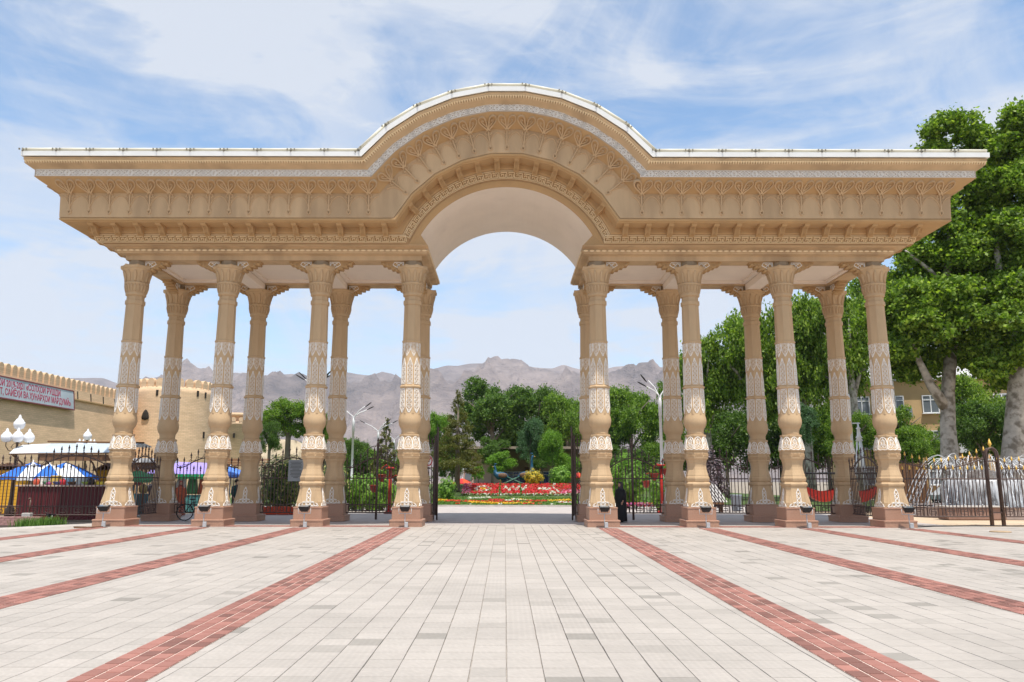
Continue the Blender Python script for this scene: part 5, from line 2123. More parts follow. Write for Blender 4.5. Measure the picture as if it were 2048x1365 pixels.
def shrub(label, loc, rx, rz, m_, n, size, seed, cz=None, cat='shrub', name='shrub', group=None, stem=True):
    s = thing(name, label, cat, loc, 0, group)
    cz = rz if cz is None else cz
    new_obj('foliage', scatter_mesh('foliage', shrub_pts(n, rx, rx, rz, seed, cz), size, m_, up=.5, jit=.9, seed=seed, aspect=.6), s)
    if stem:
        m = MB()
        for k in range(4):
            a = k * 1.6 + seed
            m.tube([(.05 * math.cos(a), .05 * math.sin(a), 0), (.2 * rx * math.cos(a), .2 * rx * math.sin(a), cz * .6), (.5 * rx * math.cos(a), .5 * rx * math.sin(a), cz * 1.2)], [.05, .035, .012], 5)
        m.build('stem', M_BROWN, s)
    return s


L_YEL = leaf_mat('yellow_bloom_leaves', (.10, .16, .02), (.6, .42, .02), (.75, .6, .05), .3)
L_VAR = leaf_mat('variegated_leaves', (.03, .06, .015), (.10, .16, .03), (.5, .45, .16), .3)
L_BRI = leaf_mat('bright_leaves', (.08, .18, .015), (.17, .33, .03), (.28, .45, .07), .42)
L_MID = leaf_mat('mid_leaves', (.05, .115, .014), (.15, .265, .03), (.30, .43, .065), .45)
L_DRK = leaf_mat('dark_leaves', (.04, .09, .016), (.095, .18, .03), (.19, .30, .055), .42)
L_PLN = leaf_mat('plane_leaves', (.05, .10, .010), (.17, .29, .026), (.38, .50, .075), .45)
L_CON = leaf_mat('conifer_needles', (.07, .08, .014), (.13, .14, .025), (.22, .215, .05), .3)
L_BLU = leaf_mat('bluish_leaves', (.045, .10, .04), (.085, .175, .07), (.15, .27, .12), .36)
L_PUR = leaf_mat('purple_leaves', (.03, .012, .018), (.09, .05, .06), (.42, .36, .40), .2)
shrub('yellow flowering shrub in front of the tall necked peacock', (X5(1068, 66), 66.0, 1.36), .8, .66, L_YEL, 1500, .07, 12)
shrub('variegated yellow green shrub behind the fence with a red kerb at its foot', (xw(556, 41), 41.6, 0), 1.15, 1.5, L_VAR, 5200, .085, 4)
shrub('dark leafy shrub seen between the third left columns', (xw(668, 45), 45, 0), .9, 1.5, L_VAR, 1600, .085, 14)
for i, (px, d, rx, rz) in enumerate(((708, 46, .9, .95), (735, 45.5, 1.0, 1.05), (762, 46.5, .9, .95))):
    shrub('bright green rounded bush, %s of three behind the fence left of the archway' % ['leftmost', 'middle', 'rightmost'][i], (xw(px, d), d, 0), rx, rz, L_BRI, 2400, .085, 20 + i, group='bright green bushes')
shrub('light green shrub behind the fence right of the archway', (xw(1262, 50), 51, 0), 1.25, 1.65, L_BRI, 4200, .10, 31)
shrub('narrow yellow green shrub beside the rear column right of the archway', (xw(1318, 46), 46, 0), .55, 1.2, L_BRI, 1300, .08, 32)
shrub('dark purple leaved bush with pale leaf tips between the right columns', (xw(1424, 47), 47, 0), .85, 1.75, L_PUR, 3400, .10, 33)
shrub('small green bush at the left foot of the lawn behind the gate leaf', (xw(893, 60), 60, 0), .7, 1.0, L_BRI, 1300, .09, 34)
shrub('low light shrub right of the peacocks below the trees', (xw(1122, 68), 68, 1.2), 1.0, .9, L_BRI, 1500, .10, 35)
kr = thing('red_kerb', 'low red painted kerb around the bed of the variegated shrub', 'kerb', (xw(556, 40.3), 40.2, 0))
sh = MB()
sh.box((0, 0, .2), (.58, .2, .4), bev=.03)
me = sh.mesh('kerb_block', mat('orange_red_paint', (.55, .06, .02), .6, .12, 3))
for i in range(4):
    new_obj('kerb_block', me, kr, (-.9 + i * .6, 0, 0))

# plaque on the fence
pq = thing('info_plaque', 'grey metal notice plaque fixed to the fence between the third left columns', 'sign', (xw(584, 34), YR - .06, 2.12))
m = MB()
m.box((0, 0, 0), (.66, .025, .92), bev=.006)
m.build('plate', mat('grey_plaque', (.27, .29, .30), .4, .1, 2), pq)
m = MB()
for i in range(12):
    wd = [.5, .42, .5, .46, .5, .3, .48, .5, .44, .5, .36, .2][i]
    m.box((0, -.015, .36 - i * .06), (wd, .006, .018))
o = m.build('engraved_lines', M_BLACK, pq)
o['kind'] = 'stuff'

# ---- red plant stands with hanging pots ----------------------------------------
M_REDM = mat('red_enamel', (.45, .03, .02), .4, .1, 4)
M_TERR = mat('red_pot', (.38, .05, .03), .55, .12, 4)


def plant_stand(label, px, d, pots, h):
    s = thing('plant_stand', label, 'plant stand', (xw(px, d), d, 0), 0, 'red plant stands')
    m = MB()
    m.tube([(0, 0, 0), (0, 0, h)], .09, 8)
    m.lathe([(.3, 0), (.3, .08), (.12, .15)], 12)
    m.lathe([(.22, h), (.26, h + .05), (.2, h + .1)], 10)
    m.build('post', M_REDM, s)
    for x, z in pots:
        m = MB()
        m.tube([(0, 0, z + .62), (x * .5, 0, z + .78), (x, 0, z + .62), (x, 0, z + .28)], .025, 6)
        m.build('arm', M_REDM, s)
        m = MB()
        m.lathe([(.10, z - .12), (.19, z + .08), (.23, z + .22), (.25, z + .22), (.25, z + .27), (.2, z + .27)], 12, c=(x, 0))
        m.build('pot', M_TERR, s)
        pts = shrub_pts(160, .26, .26, .16, int(px + z * 10), z + .36) + np.array([x, 0, 0])
        new_obj('pot_plant', scatter_mesh('pot_plant', pts, .05, L_BRI, seed=3), s)


plant_stand('red plant stand with hanging pots left of the archway', 779, 42, [(-.85, 1.2), (.62, 1.2), (-.45, 1.75)], 2.3)
plant_stand('red plant stand with hanging pots right of the archway', 1326, 43.5, [(-.85, 1.45), (-.4, 1.85), (.25, 2.1)], 2.5)

# ---- pavilion at the back --------------------------------------------------------
M_PINK = mat('pink_render', (.58, .40, .31), .85, .06, 1)
M_TAN = mat('tan_render', (.40, .27, .19), .85, .08, 1)
M_BLUEG = mat('blue_glazing', (.015, .05, .22), .15, .1, 2, spec=.7)
bd = thing('park_pavilion', 'low pink park pavilion with blue windows behind the peacocks', 'building', (X5(1060, 84), 86, 0))
bx = lambda px: (px - 1060) * 84 * .984 / 1561
m = MB()
m.box(((bx(942) + bx(1000)) / 2, 1.5, 2.5), (bx(1000) - bx(942), 6, 5.0))
m.build('wing_wall', M_PINK, bd)
m = MB()
m.box(((bx(1000) + bx(1215)) / 2, 3.5, 2.5), (bx(1215) - bx(1001), 4, 5))
m.build('wall', M_TAN, bd)
for a, b in ((1003, 1052), (1070, 1102), (1118, 1150), (1166, 1200)):
    m = MB()
    m.box(((bx(a) + bx(b)) / 2, 1.46, 1.85), (bx(b) - bx(a), .1, 1.7))
    wn = m.build('window', M_BLUEG, bd)
    m = MB()
    k = max(2, round((b - a) / 13))
    for i in range(k + 1):
        m.box((bx(a) + (bx(b) - bx(a)) * i / k, 1.39, 1.85), (.07, .06, 1.7))
    for z in (1.02, 2.35, 2.69):
        m.box(((bx(a) + bx(b)) / 2, 1.385, z), (bx(b) - bx(a), .06, .07))
    m.build('window_frame', M_WHITE, wn)
m = MB()
m.box((bx(1060), -.3, 5.1), (bx(1220) - bx(935), 7.5, .25))
m.build('roof', mat('roof_slab', (.34, .26, .2), .8), bd)
m = MB()
m.box((bx(1060), 1.40, 2.1), (.9, .1, 2.2))
m.build('door', M_BROWN, bd)
for px, lab in ((925, 'orange red parasol beyond the conifer trunk'), (1157, 'red parasol just left of the right gate leaf')):
    d = 74
    p_ = at(px, 957 if px < 1000 else 945, d)
    parasol(px, 957 if px < 1000 else 945, d, 1.0 if px < 1000 else .8, lab, M_REDP, mat('orange_fabric', (.62, .08, .02), .7, .1, 2), 'red parasols in the park')
# small kiosk with white panels beside it
kw = thing('ticket_booth', 'small white panelled booth left of the pink pavilion wall', 'booth', (X5(938, 80), 80, 0))
m = MB()
m.box((0, 0, 1.4), (1.0, 1.0, 2.8))
m.build('body', mat('rose_panel', (.5, .3, .26), .7), kw)
m = MB()
m.box((0, -.52, 2.1), (.7, .05, .7))
m.build('window', M_GLASSY, kw)
m = MB()
m.box((0, 0, 2.86), (1.2, 1.2, .12))
m.build('roof', M_WHITE, kw)


# ---- street lamps ------------------------------------------------------------
def street_lamp(label, px, d, h, arms, rz=0.0, s=1.0):
    p = thing('street_lamp', label, 'street lamp', (xw(px, d, h * .6), d, 0), rz, 'white street lamps in the park')
    m = MB()
    m.lathe([(.16, 0), (.16, .4), (.10, .45), (.085, h * .72), (.10, h * .72), (.10, h * .84), (.06, h * .86)], 10)
    m.build('pole', M_WHITE, p)
    for sg, ln, up, dy in arms:
        m = MB()
        m.tube([(sg * .04, 0, h * .8), (sg * .06, dy * .1, h * .88), (sg * ln * .45, dy * .5, h * .88 + up * .55), (sg * ln, dy, h * .88 + up)], [.05, .045, .035, .03], 6)
        m.build('arm', M_WHITE, p)
        a = math.atan2(up * .5, ln * .55)
        M = Matrix.Translation((sg * (ln + .27), dy, h * .88 + up + .13)) @ Matrix.Rotation(-sg * a, 4, 'Y')
        m = MB()
        m.ell((0, 0, 0), (.33, .13, .04), 10, 6, M=M.to_3x3())
        o = m.build('lamp_head', M_BLACK, p, Matrix.Translation(M.translation))
    return p


street_lamp('tall white street lamp with two arms left of the archway, nearest', 706, 62, 7.6, [(-1, 1.3, .8, 0), (1, 1.0, .55, .1), (1, .9, .8, -.25)])
street_lamp('white street lamp in the middle of the receding row left of the archway', 756, 80, 7.6, [(-1, 1.4, .8, 0), (1, 1.4, .8, 0), (1, .8, .9, -.2)])
street_lamp('farthest white street lamp of the row left of the archway', 788, 100, 7.8, [(-1, 1.3, .8, 0), (1, 1.3, .8, 0)])
street_lamp('white street lamp hidden behind the third left column with four dark heads', 624, 43.5, 7.9, [(-1, .45, .45, .3), (-1, .42, .28, -.3), (1, .4, .5, .3), (1, .5, .28, -.3)])
street_lamp('tall white street lamp with dark heads right of the archway', 1322, 46, 7.6, [(-1, .62, .9, .15), (-1, .8, .5, -.25), (1, .55, .5, .2)])
street_lamp('far small white street lamp seen over the fence right of the archway', 1312, 88, 6.2, [(-1, 1.2, .5, 0)])
street_lamp('white street lamp with a single arm behind the outermost right rear column', 1702, 50, 8.4, [(-1, .9, .7, 0)])
# ================================================================ RIGHT: FOUNTAIN, APARTMENTS, PLAYGROUND
def water_mat(name, a, col=(.90, .92, .94)):
    m = bpy.data.materials.new(name)
    m.use_nodes = True
    t = m.node_tree
    b = t.nodes['Principled BSDF']
    b.inputs['Base Color'].default_value = (*col, 1)
    b.inputs['Roughness'].default_value = .25
    b.inputs['Specular IOR Level'].default_value = .6
    tr = N(t, 'ShaderNodeBsdfTransparent')
    mx = N(t, 'ShaderNodeMixShader')
    g = N(t, 'ShaderNodeTexCoord')
    nz = N(t, 'ShaderNodeTexNoise')
    nz.inputs['Scale'].default_value = 6
    nz.inputs['Detail'].default_value = 5
    mp = N(t, 'ShaderNodeMapping')
    mp.inputs['Scale'].default_value = (1, 1, .18) if name == 'water_curtain' else (1, 1, 1)
    L(t, g, 'Object', mp, 0)
    L(t, mp, 0, nz, 'Vector')
    f = ramp(t, nz.outputs[0], [(.38, (max(0, a - .35),) * 3), (.62, (min(1, a + .3),) * 3)])
    t.links.new(f, mx.inputs[0])
    L(t, tr, 0, mx, 1)
    L(t, b, 0, mx, 2)
    L(t, mx, 0, t.nodes['Material Output'], 0)
    return m


M_JET = water_mat('water_jet', .6)
M_CURT = water_mat('water_curtain', .42)
M_FOAM = water_mat('water_foam', .8)
M_STONE = mat('wet_stone', (.13, .11, .10), .5, .45, 2.5, .5, 12, .5)
FX, FY = 24.4, 40.5
ft = thing('fountain', 'round fountain with a dome of white water jets behind the right fence', 'fountain', (FX, FY, 0))
m = MB()
m.lathe([(4.4, 0), (4.4, .42), (4.45, .5), (4.1, .5), (4.1, .3), (.2, .3)], 40, smooth=False)
m.build('basin', mat('basin_stone', (.42, .34, .31), .6, .15, 2, .2, 20), ft)
m = MB()
m.lathe([(4.08, .40), (.01, .40)], 40)
wm = mat('basin_water', (.12, .16, .17), .08, .2, 3, .3, 6, .8)
m.build('pool_water', wm, ft)
m = MB()
rr = random.Random(2)
rings = []
for z, r in ((.3, 1.75), (.6, 1.7), (1.0, 1.6), (1.5, 1.62), (1.78, 1.5), (1.85, 1.1), (2.2, .7), (2.3, .3)):
    rings.append([(r * (1 + rr.uniform(-.08, .08)) * math.cos(q), r * (1 + rr.uniform(-.08, .08)) * math.sin(q), z) for q in np.linspace(0, 2 * math.pi, 21)[:-1]])
m.loft(rings, 0, True)
m.build('rock_drum', M_STONE, ft)
m = MB()
m.lathe([(1.72, 1.8), (1.84, 1.7), (1.88, 1.2), (1.95, .42)], 36, cap0=False, cap1=False)
m.build('water_curtain', M_CURT, ft)
jets = []
for v in range(3):
    m = MB()
    rr = random.Random(v)
    top = 2.75 + .12 * v
    pts, rad = [], []
    for i in range(17):
        t = i / 16
        x = 1.25 + (2.15 + .12 * v) * t
        z = 1.9 + (top - 1.9) * 4.6 * t * (.52 - t) / .31 if t < .26 else top - (top - .42) * ((t - .26) / .74) ** 1.85
        z = max(.42, z)
        pts.append((x, rr.uniform(-.02, .02), z))
        rad.append(.010 + .009 * t + rr.uniform(-.005, .008))
    m.tube(pts, rad, 5)
    jets.append(m.mesh('water_jet', M_JET))
for k in range(46):
    new_obj('water_jet', jets[k % 3], ft, Matrix.Rotation(2 * math.pi * k / 46 + random.uniform(-.03, .03), 4, 'Z') @ Matrix.Scale(random.uniform(.95, 1.05), 4))
g = np.random.default_rng(3)
P = []
for k in range(1700):
    a = g.uniform(0, 6.283)
    t = g.random()
    if k % 3 == 0:
        r, z = 1.2 + .9 * g.random(), 2.2 + .75 * g.random() * (1 - abs(g.random() - .5))
    elif k % 3 == 1:
        r, z = 1.9 + 1.6 * t, .45 + 2.2 * (1 - t ** 1.6) + g.normal() * .1
    else:
        r, z = 1.7 + .9 * g.random(), .42 + .35 * g.random() ** 2
    P.append((r * math.cos(a), r * math.sin(a), z))
o = new_obj('spray', scatter_mesh('spray', P, .024, M_FOAM, up=.2, jit=1.0, seed=2), ft)
o['kind'] = 'stuff'
bs = thing('bronze_basin', 'low brown stone planter box at the left of the fountain', 'planter', (xw(1860, 40), 36.4, 0))
m = MB()
m.box((0, 0, .28), (2.6, .9, .56), bev=.03)
m.build('box', mat('brown_stone', (.28, .17, .13), .7, .2, 3), bs)
m = MB()
m.box((0, 0, .58), (2.75, 1.05, .06), bev=.01)
m.build('coping', M_KERB, bs)

# wooden palisade behind the fountain
pl = thing('plank_screen', 'brown wooden plank screen left of the fountain', 'fence', (xw(1835, 44), 45, 0))
sh = MB()
sh.box((0, 0, 1.35), (.24, .05, 2.7), bev=.01)
me = sh.mesh('plank', M_BROWN)
for i in range(10):
    new_obj('plank', me, pl, (-1.3 + i * .27, (i % 2) * .02, 0))
cr = thing('parked_car', 'dusty silver car roof showing above the fountain spray', 'car', (xw(1940, 56), 57, 0), 0.1)
m = MB()
sec = lambda y, k: [(-2.0 * k, y, .45), (-2.05 * k, y, .75), (-1.5 * k, y, .95), (-.9 * k, y, 1.42), (.9 * k, y, 1.45), (1.45 * k, y, 1.0), (2.05 * k, y, .85), (2.1 * k, y, .45)]
m.loft([sec(-.82, .98), sec(-.6, 1), sec(.6, 1), sec(.82, .98)])
m.build('body', mat('silver_paint', (.42, .43, .44), .3, .05, 3, spec=.6), cr)
m = MB()
m.box((0, -.825, 1.18), (1.7, .02, .34))
m.build('window', M_GLASSY, cr)
for x in (-1.3, 1.3):
    for y in (-.8, .8):
        m = MB()
        m.tube([(x, y - .1, .32), (x, y + .1, .32)], .32, 16)
        m.build('wheel', M_BLACK, cr)

# ---- yellow apartment block ----------------------------------------------------
M_APT = mat('yellow_render', (.56, .38, .19), .85, .08, .6, dirt=((.42, .28, .14), .4, .6, .5))
ap = thing('apartment_block', 'yellow three storey apartment block with balconies behind the plane trees', 'building', (36.5, 84, 0), R_(-14))
AW, AH = 27, 12.2
m = MB()
m.box((AW / 2, 6, AH / 2), (AW, 12, AH))
m.build('wall', M_APT, ap)
m = MB()
m.loft([[(-.6, -.6, AH), (AW + .6, -.6, AH), (AW + .6, 12.6, AH), (-.6, 12.6, AH)], [(-.6, -.6, AH + .35), (AW + .6, -.6, AH + .35), (AW + .6, 12.6, AH + .35), (-.6, 12.6, AH + .35)],
        [(3, 5, AH + 2.6), (AW - 3, 5, AH + 2.6), (AW - 3, 7, AH + 2.6), (3, 7, AH + 2.6)]])
m.build('roof', mat('grey_roof_sheet', (.55, .53, .52), .6, .1, 2), ap)
M_FRAME = M_WHITE
wmsh = MB()
wmsh.box((0, 0, 0), (1.5, .12, 1.75))
me_w = wmsh.mesh('window', M_GLASSY)
fr = MB()
for x in (-.75, 0, .75):
    fr.box((x, -.06, 0), (.09, .1, 1.8))
for z in (-.9, .45, .9):
    fr.box((0, -.06, z), (1.6, .1, .09))
me_f = fr.mesh('window_frame', M_FRAME)
sl = MB()
sl.box((0, -.16, -.98), (1.8, .3, .08))
me_s = sl.mesh('window_sill', M_WHITE)
bal = MB()
bal.box((0, -.55, -1.35), (2.6, 1.1, .12))
bal.box((0, -1.08, -.85), (2.6, .06, .95))
bal.box((-1.28, -.55, -.85), (.05, 1.06, .95))
bal.box((1.28, -.55, -.85), (.05, 1.06, .95))
me_b = bal.mesh('balcony', mat('white_balcony', (.62, .64, .66), .6, .1, 3))
for st_ in range(3):
    for i in range(8):
        x = 1.8 + i * 3.35
        z = 2.3 + st_ * 3.7
        wn = new_obj('window', me_w, ap, (x, -.02, z))
        new_obj('window_frame', me_f, wn)
        new_obj('window_sill', me_s, wn)
        if i in (1, 3, 6) and st_ > 0:
            new_obj('balcony', me_b, ap, (x, 0, z))
aw2 = MB()
aw2.loft([[(-1.5, 0, 0), (1.5, 0, 0), (1.5, 0, .04), (-1.5, 0, .04)], [(-1.6, -1.2, -.55), (1.6, -1.2, -.55), (1.6, -1.2, -.51), (-1.6, -1.2, -.51)]])
for i in (3, 6):
    aw2.build('awning', mat('orange_awning', (.5, .28, .12), .7), ap, (1.8 + i * 3.35, -.05, 4.6))

# ---- swing boats -----------------------------------------------------------------
for i, (px, lab) in enumerate(((1648, 'red swing boat with black frame between the right columns'), (1722, 'red swing boat behind the iron fence at the outer right column'))):
    s = thing('swing_boat', lab, 'swing', (xw(px, 45), 45, 0), 0, 'red swing boats')
    m = MB()
    m.tube([(-1.15, 0, 2.15), (1.15, 0, 2.15)], .06, 8)
    for x in (-1.1, 1.1):
        m.tube([(x, -.6, 0), (x, 0, 2.15), (x, .6, 0)], .045, 6)
    m.build('frame', M_BLACK, s)
    m = MB()
    rows = []
    for q in np.linspace(-1, 1, 9):
        zb = .55 + .55 * q * q
        zt = 1.15 + .25 * q * q
        wd = .42 * (1 - .6 * q * q)
        rows.append([(q * .95, -wd, zt), (q * .95, -wd * .7, zb), (q * .95, wd * .7, zb), (q * .95, wd, zt)])
    m.loft(rows, 0, False, True, True, closed=False)
    for q in (-.4, .4):
        m.box((q, 0, .9), (.3, .6, .06))
    m.build('hull', M_REDM, s)
    m = MB()
    for x in (-.7, .7):
        for y in (-.25, .25):
            m.tube([(x, y, 1.2), (x * .7, 0, 2.12)], .02, 5)
    m.build('hanger', M_BLACK, s)
    for x in (-.45, .45):
        m = MB()
        m.box((x, 0, 1.5), (.5, .5, .03))
        m.build('canopy', M_BLACK, s)

# ---- slender white tripod mast ---------------------------------------------------
ms = thing('tripod_mast', 'slender white tripod mast with stacked collars and a finial', 'mast', (xw(1722, 52, 3), 52, 0))
m = MB()
for k in range(3):
    a = 2 * math.pi * k / 3 + .3
    m.tube([(.55 * math.cos(a), .55 * math.sin(a), 0), (.12 * math.cos(a), .12 * math.sin(a), 4.4)], .065, 8)
m.build('leg', M_WHITE, ms)
m = MB()
m.lathe([(.14, 4.3), (.24, 4.35), (.14, 4.5), (.22, 4.55), (.12, 4.7), (.1, 5.1), (.16, 5.15), (.06, 5.25), (.05, 5.55)], 12)
m.build('collar', M_WHITE, ms)
m = MB()
m.box((-.12, 0, 5.5), (.5, .06, .07))
m.build('vane', M_WHITE, ms)
sb = thing('slatted_bench', 'tilted pale slatted seat beneath the purple leaved bush', 'bench', (xw(1430, 44), 44.5, 0))
sh = MB()
sh.box((0, 0, 0), (.07, .03, 1.25), bev=.005)
me = sh.mesh('slat', mat('pale_slat', (.62, .60, .58), .6, .1, 3))
for i in range(8):
    new_obj('slat', me, sb, Matrix.Translation((-.55 + i * .15, 0, 1.05)) @ Matrix.Rotation(R_(-28), 4, 'Y') @ Matrix.Rotation(R_(-25), 4, 'X'))
m = MB()
m.box((-.1, -.2, .48), (1.3, .6, .08))
for x in (-.6, .45):
    m.box((x, -.2, .24), (.08, .5, .46))
m.build('seat_frame', M_BROWN, sb)
bn2 = thing('litter_bin', 'grey blue round litter bin on the lawn between the right columns', 'bin', (xw(1474, 46), 46, 0))
m = MB()
m.lathe([(.26, 0), (.28, .1), (.3, .85), (.33, .87), (.33, .93), (.27, .93)], 14)
m.build('drum', mat('bin_grey', (.30, .33, .38), .5), bn2)
# little things on the sandy strip
cb = new_obj('ground_cable', None)
bpy.data.objects.remove(cb)
m = MB()
m.tube([(15.3, 29.9, .03), (16.4, 30.6, .02), (18, 30.9, .02), (19.5, 30.8, .02), (21, 30.95, .02), (24, 30.9, .02)], .022, 5)
tag(m.build('ground_cable', M_BLACK), 'black cable lying along the sandy strip below the right fence', 'cable')
m = MB()
m.lathe([(.32, .0), (.34, .03), (.30, .05), (.05, .06)], 14)
o = m.build('manhole_lid', mat('tan_lid', (.42, .30, .19), .8))
o.location = (xw(1998, 27.5), 27.4, -.012)
tag(o, 'tan manhole lid in the sandy corner at the right', 'manhole lid')
m = MB()
m.tube([(-15.2, 29.1, .02), (-15.6, 29.0, .03), (-15.4, 28.7, .02), (-14.9, 28.85, .03), (-14.7, 29.3, .02)], .02, 5)
tag(m.build('cable', M_BROWN), 'coil of brown cable at the plinth of the outermost left column', 'cable')
fl2 = copy_tree(fl0)
fl2.location = (-17.4, 30.6, 0)
fl2.rotation_euler = (0, 0, 2.4)
fl2.scale = (.9, .9, .55)
fl2['label'] = 'small floodlight standing in the grass of the left planter'
st2 = thing('stone_block', 'cream stone block with a pipe beside the left planter', 'block', (xw(53, 31), 31.0, 0))
m = MB()
m.box((0, 0, .22), (.32, .2, .44), bev=.02)
m.build('block', M_KERB, st2)
m = MB()
m.tube([(.1, -.05, .4), (.1, -.05, .95)], .025, 6)
m.ell((.06, -.05, .98), (.07, .05, .04), 8, 5)
m.build('pipe', M_BRONZE, st2)
# ================================================================ TREES AND MOUNTAINS
def crown_mesh(name, blobs, n, size, m_, seed, sub=34, spread=.31, up=.35, aspect=.62):
    """leaf sized faces gathered in sprays round sub-clumps, gaps left between them"""
    r = np.random.default_rng(seed)
    B = np.array(blobs, float)
    vol = (B[:, 3] * B[:, 4] * B[:, 5]) ** .75
    cnt = np.maximum(1, (n * vol / vol.sum())).astype(int)
    pts = []
    for b, c in zip(B, cnt):
        d = r.normal(size=(sub, 3))
        d /= np.linalg.norm(d, axis=1)[:, None]
        d[:, 2] = np.where(d[:, 2] < -.55, -d[:, 2], d[:, 2])
        cen = d * (.35 + .65 * r.random((sub, 1)) ** .6) * b[3:6] * .86 + b[:3]
        sig = spread * (.55 + .8 * r.random((sub, 1)))
        i = r.integers(0, sub, c)
        q = r.normal(size=(c, 3))
        q *= .52
        pts.append(cen[i] + q * sig[i] * b[3:6] * np.array([1, 1, .8]))
    P = np.concatenate(pts)
    n_ = len(P)
    cc = B[:, :3].mean(0)
    out = P - cc
    out /= np.linalg.norm(out, axis=1)[:, None] + 1e-6
    nrm = out * .25 + r.normal(size=(n_, 3)) * .8 + np.array([0, 0, up])
    nrm /= np.linalg.norm(nrm, axis=1)[:, None]
    t = r.normal(size=(n_, 3))
    t -= nrm * (t * nrm).sum(1)[:, None]
    t /= np.linalg.norm(t, axis=1)[:, None]
    bb = np.cross(nrm, t)
    s = (size * r.uniform(.6, 1.35, n_))[:, None]
    V = np.stack([P - t * s, P - bb * s * aspect - nrm * s * .15, P + t * s, P + bb * s * aspect - nrm * s * .15], 1).reshape(-1, 3)
    me = bpy.data.meshes.new(name)
    me.vertices.add(4 * n_)
    me.vertices.foreach_set('co', V.ravel())
    me.loops.add(4 * n_)
    me.loops.foreach_set('vertex_index', np.arange(4 * n_))
    me.polygons.add(n_)
    me.polygons.foreach_set('loop_start', np.arange(0, 4 * n_, 4))
    me.update(calc_edges=True)
    me.materials.append(m_)
    return me


M_BARK = mat('grey_bark', (.20, .165, .125), .9, .3, 3, .6, 14, stretch=(1, 1, .3))
M_PLANE = mat('plane_bark', (.47, .43, .37), .8, .25, 2.2, .6, 10, dirt=((.17, .145, .11), 2.6, .46, .9))


def round_blobs(seed, k=13, flat=.9):
    r = random.Random(seed)
    bl = [(0, 0, 0, .55, .55, .6)]
    for i in range(k):
        a = r.uniform(0, 6.28)
        e = math.asin(r.uniform(-.6, .95))
        q = r.uniform(.45, .68)
        rad = r.uniform(.26, .42)
        bl.append((q * math.cos(a) * math.cos(e), q * math.sin(a) * math.cos(e), q * math.sin(e) * flat, rad, rad, rad * .85))
    return bl


BR = [round_blobs(s) for s in (1, 2, 3)]
CROWN = {}


def crown(kind, lm, n, size):
    k = (kind, lm.name, n)
    if k not in CROWN:
        CROWN[k] = crown_mesh('crown', BR[kind], n, size, lm, 50 + kind)
    return CROWN[k]


TREE_N = [0]


def tree(label, px, d, top, base, wpx, lm, kind=0, n=26000, size=.022, name='broadleaf_tree', group='park trees behind the gate', bark=None, trunk_r=.22, lean=0.0, clear=None, cat='tree', shift=0.0):
    """crown spans photo rows top..base at distance d and wpx pixels of width; trunk reaches the ground"""
    zt, zb = at(px, top, d).z, at(px, base, d).z
    x = xw(px, d, (zt + zb) / 2)
    g = mound(d) if -9 < x < 17 and 54 < d < 90 else 0.0
    t = thing(name, label, cat, (x + shift, d, g), 0, group)
    rz = (zt - zb) / 2
    rx = wpx / 2 * d * .99 / 1561
    TREE_N[0] += 1
    cz = (zt + zb) / 2 - g
    M = Matrix.Translation((-shift, 0, cz)) @ Matrix.Rotation(TREE_N[0] * 1.7, 4, 'Z') @ Matrix.Diagonal((rx / .88, rx / .88, rz / .82, 1))
    new_obj('crown', crown(kind, lm, n, size), t, M)
    r = random.Random(TREE_N[0])
    m = MB()
    fz = max(.6, cz - rz * .55)
    m.tube([(0, 0, 0), (.02, 0, fz * .4), (-shift * .3, 0, fz), (-shift, .1, cz + rz * .3)], [trunk_r * 1.25, trunk_r, trunk_r * .85, trunk_r * .25], 9)
    m.build('trunk', bark or M_BARK, t)
    for k in range(6):
        a = k * 1.05 + r.random()
        m = MB()
        q = r.uniform(.45, .75)
        m.tube([(-shift * .3, 0, fz + k * .08 * rz), (-shift + q * .45 * rx * math.cos(a), q * .45 * rx * math.sin(a), fz + rz * (.35 + .1 * k)),
                (-shift + q * rx * math.cos(a), q * rx * math.sin(a), cz + rz * (-.1 + .13 * k))], [trunk_r * .55, trunk_r * .35, trunk_r * .1], 6)
        m.build('limb', bark or M_BARK, t)
    return t


def conifer(label, px, d, top, base, wpx, lm, n=7000, name='conifer_tree', group='park trees behind the gate', size=.05):
    zt, zb = at(px, top, d).z, at(px, base, d).z
    x = xw(px, d, (zt + zb) / 2)
    g = mound(d) if -9 < x < 17 and 54 < d < 90 else 0.0
    t = thing(name, label, 'tree', (x, d, g), 0, group)
    H = zt - zb
    rx = wpx / 2 * d * .99 / 1561
    r = random.Random(int(px))
    bl = []
    for i in range(26):
        q = i / 25
        rad = rx * (1 - q) ** .75 * r.uniform(.75, 1.08) * (.72 if q < .08 else 1)
        a = i * 2.4
        w_ = max(.25, rad * .48)
        bl.append((rad * .6 * math.cos(a), rad * .6 * math.sin(a), zb - g + H * (.03 + .94 * q), w_, w_, max(.25, H * .075)))
    new_obj('crown', crown_mesh('crown', bl, n, size * rx, lm, int(px), sub=9, spread=.42, up=.1, aspect=.4), t)
    m = MB()
    m.tube([(0, 0, 0), (0, 0, (zb - g) + H * .5), (0, 0, zt - g - .3)], [.24, .15, .03], 8)
    m.build('trunk', M_BARK, t)
    return t


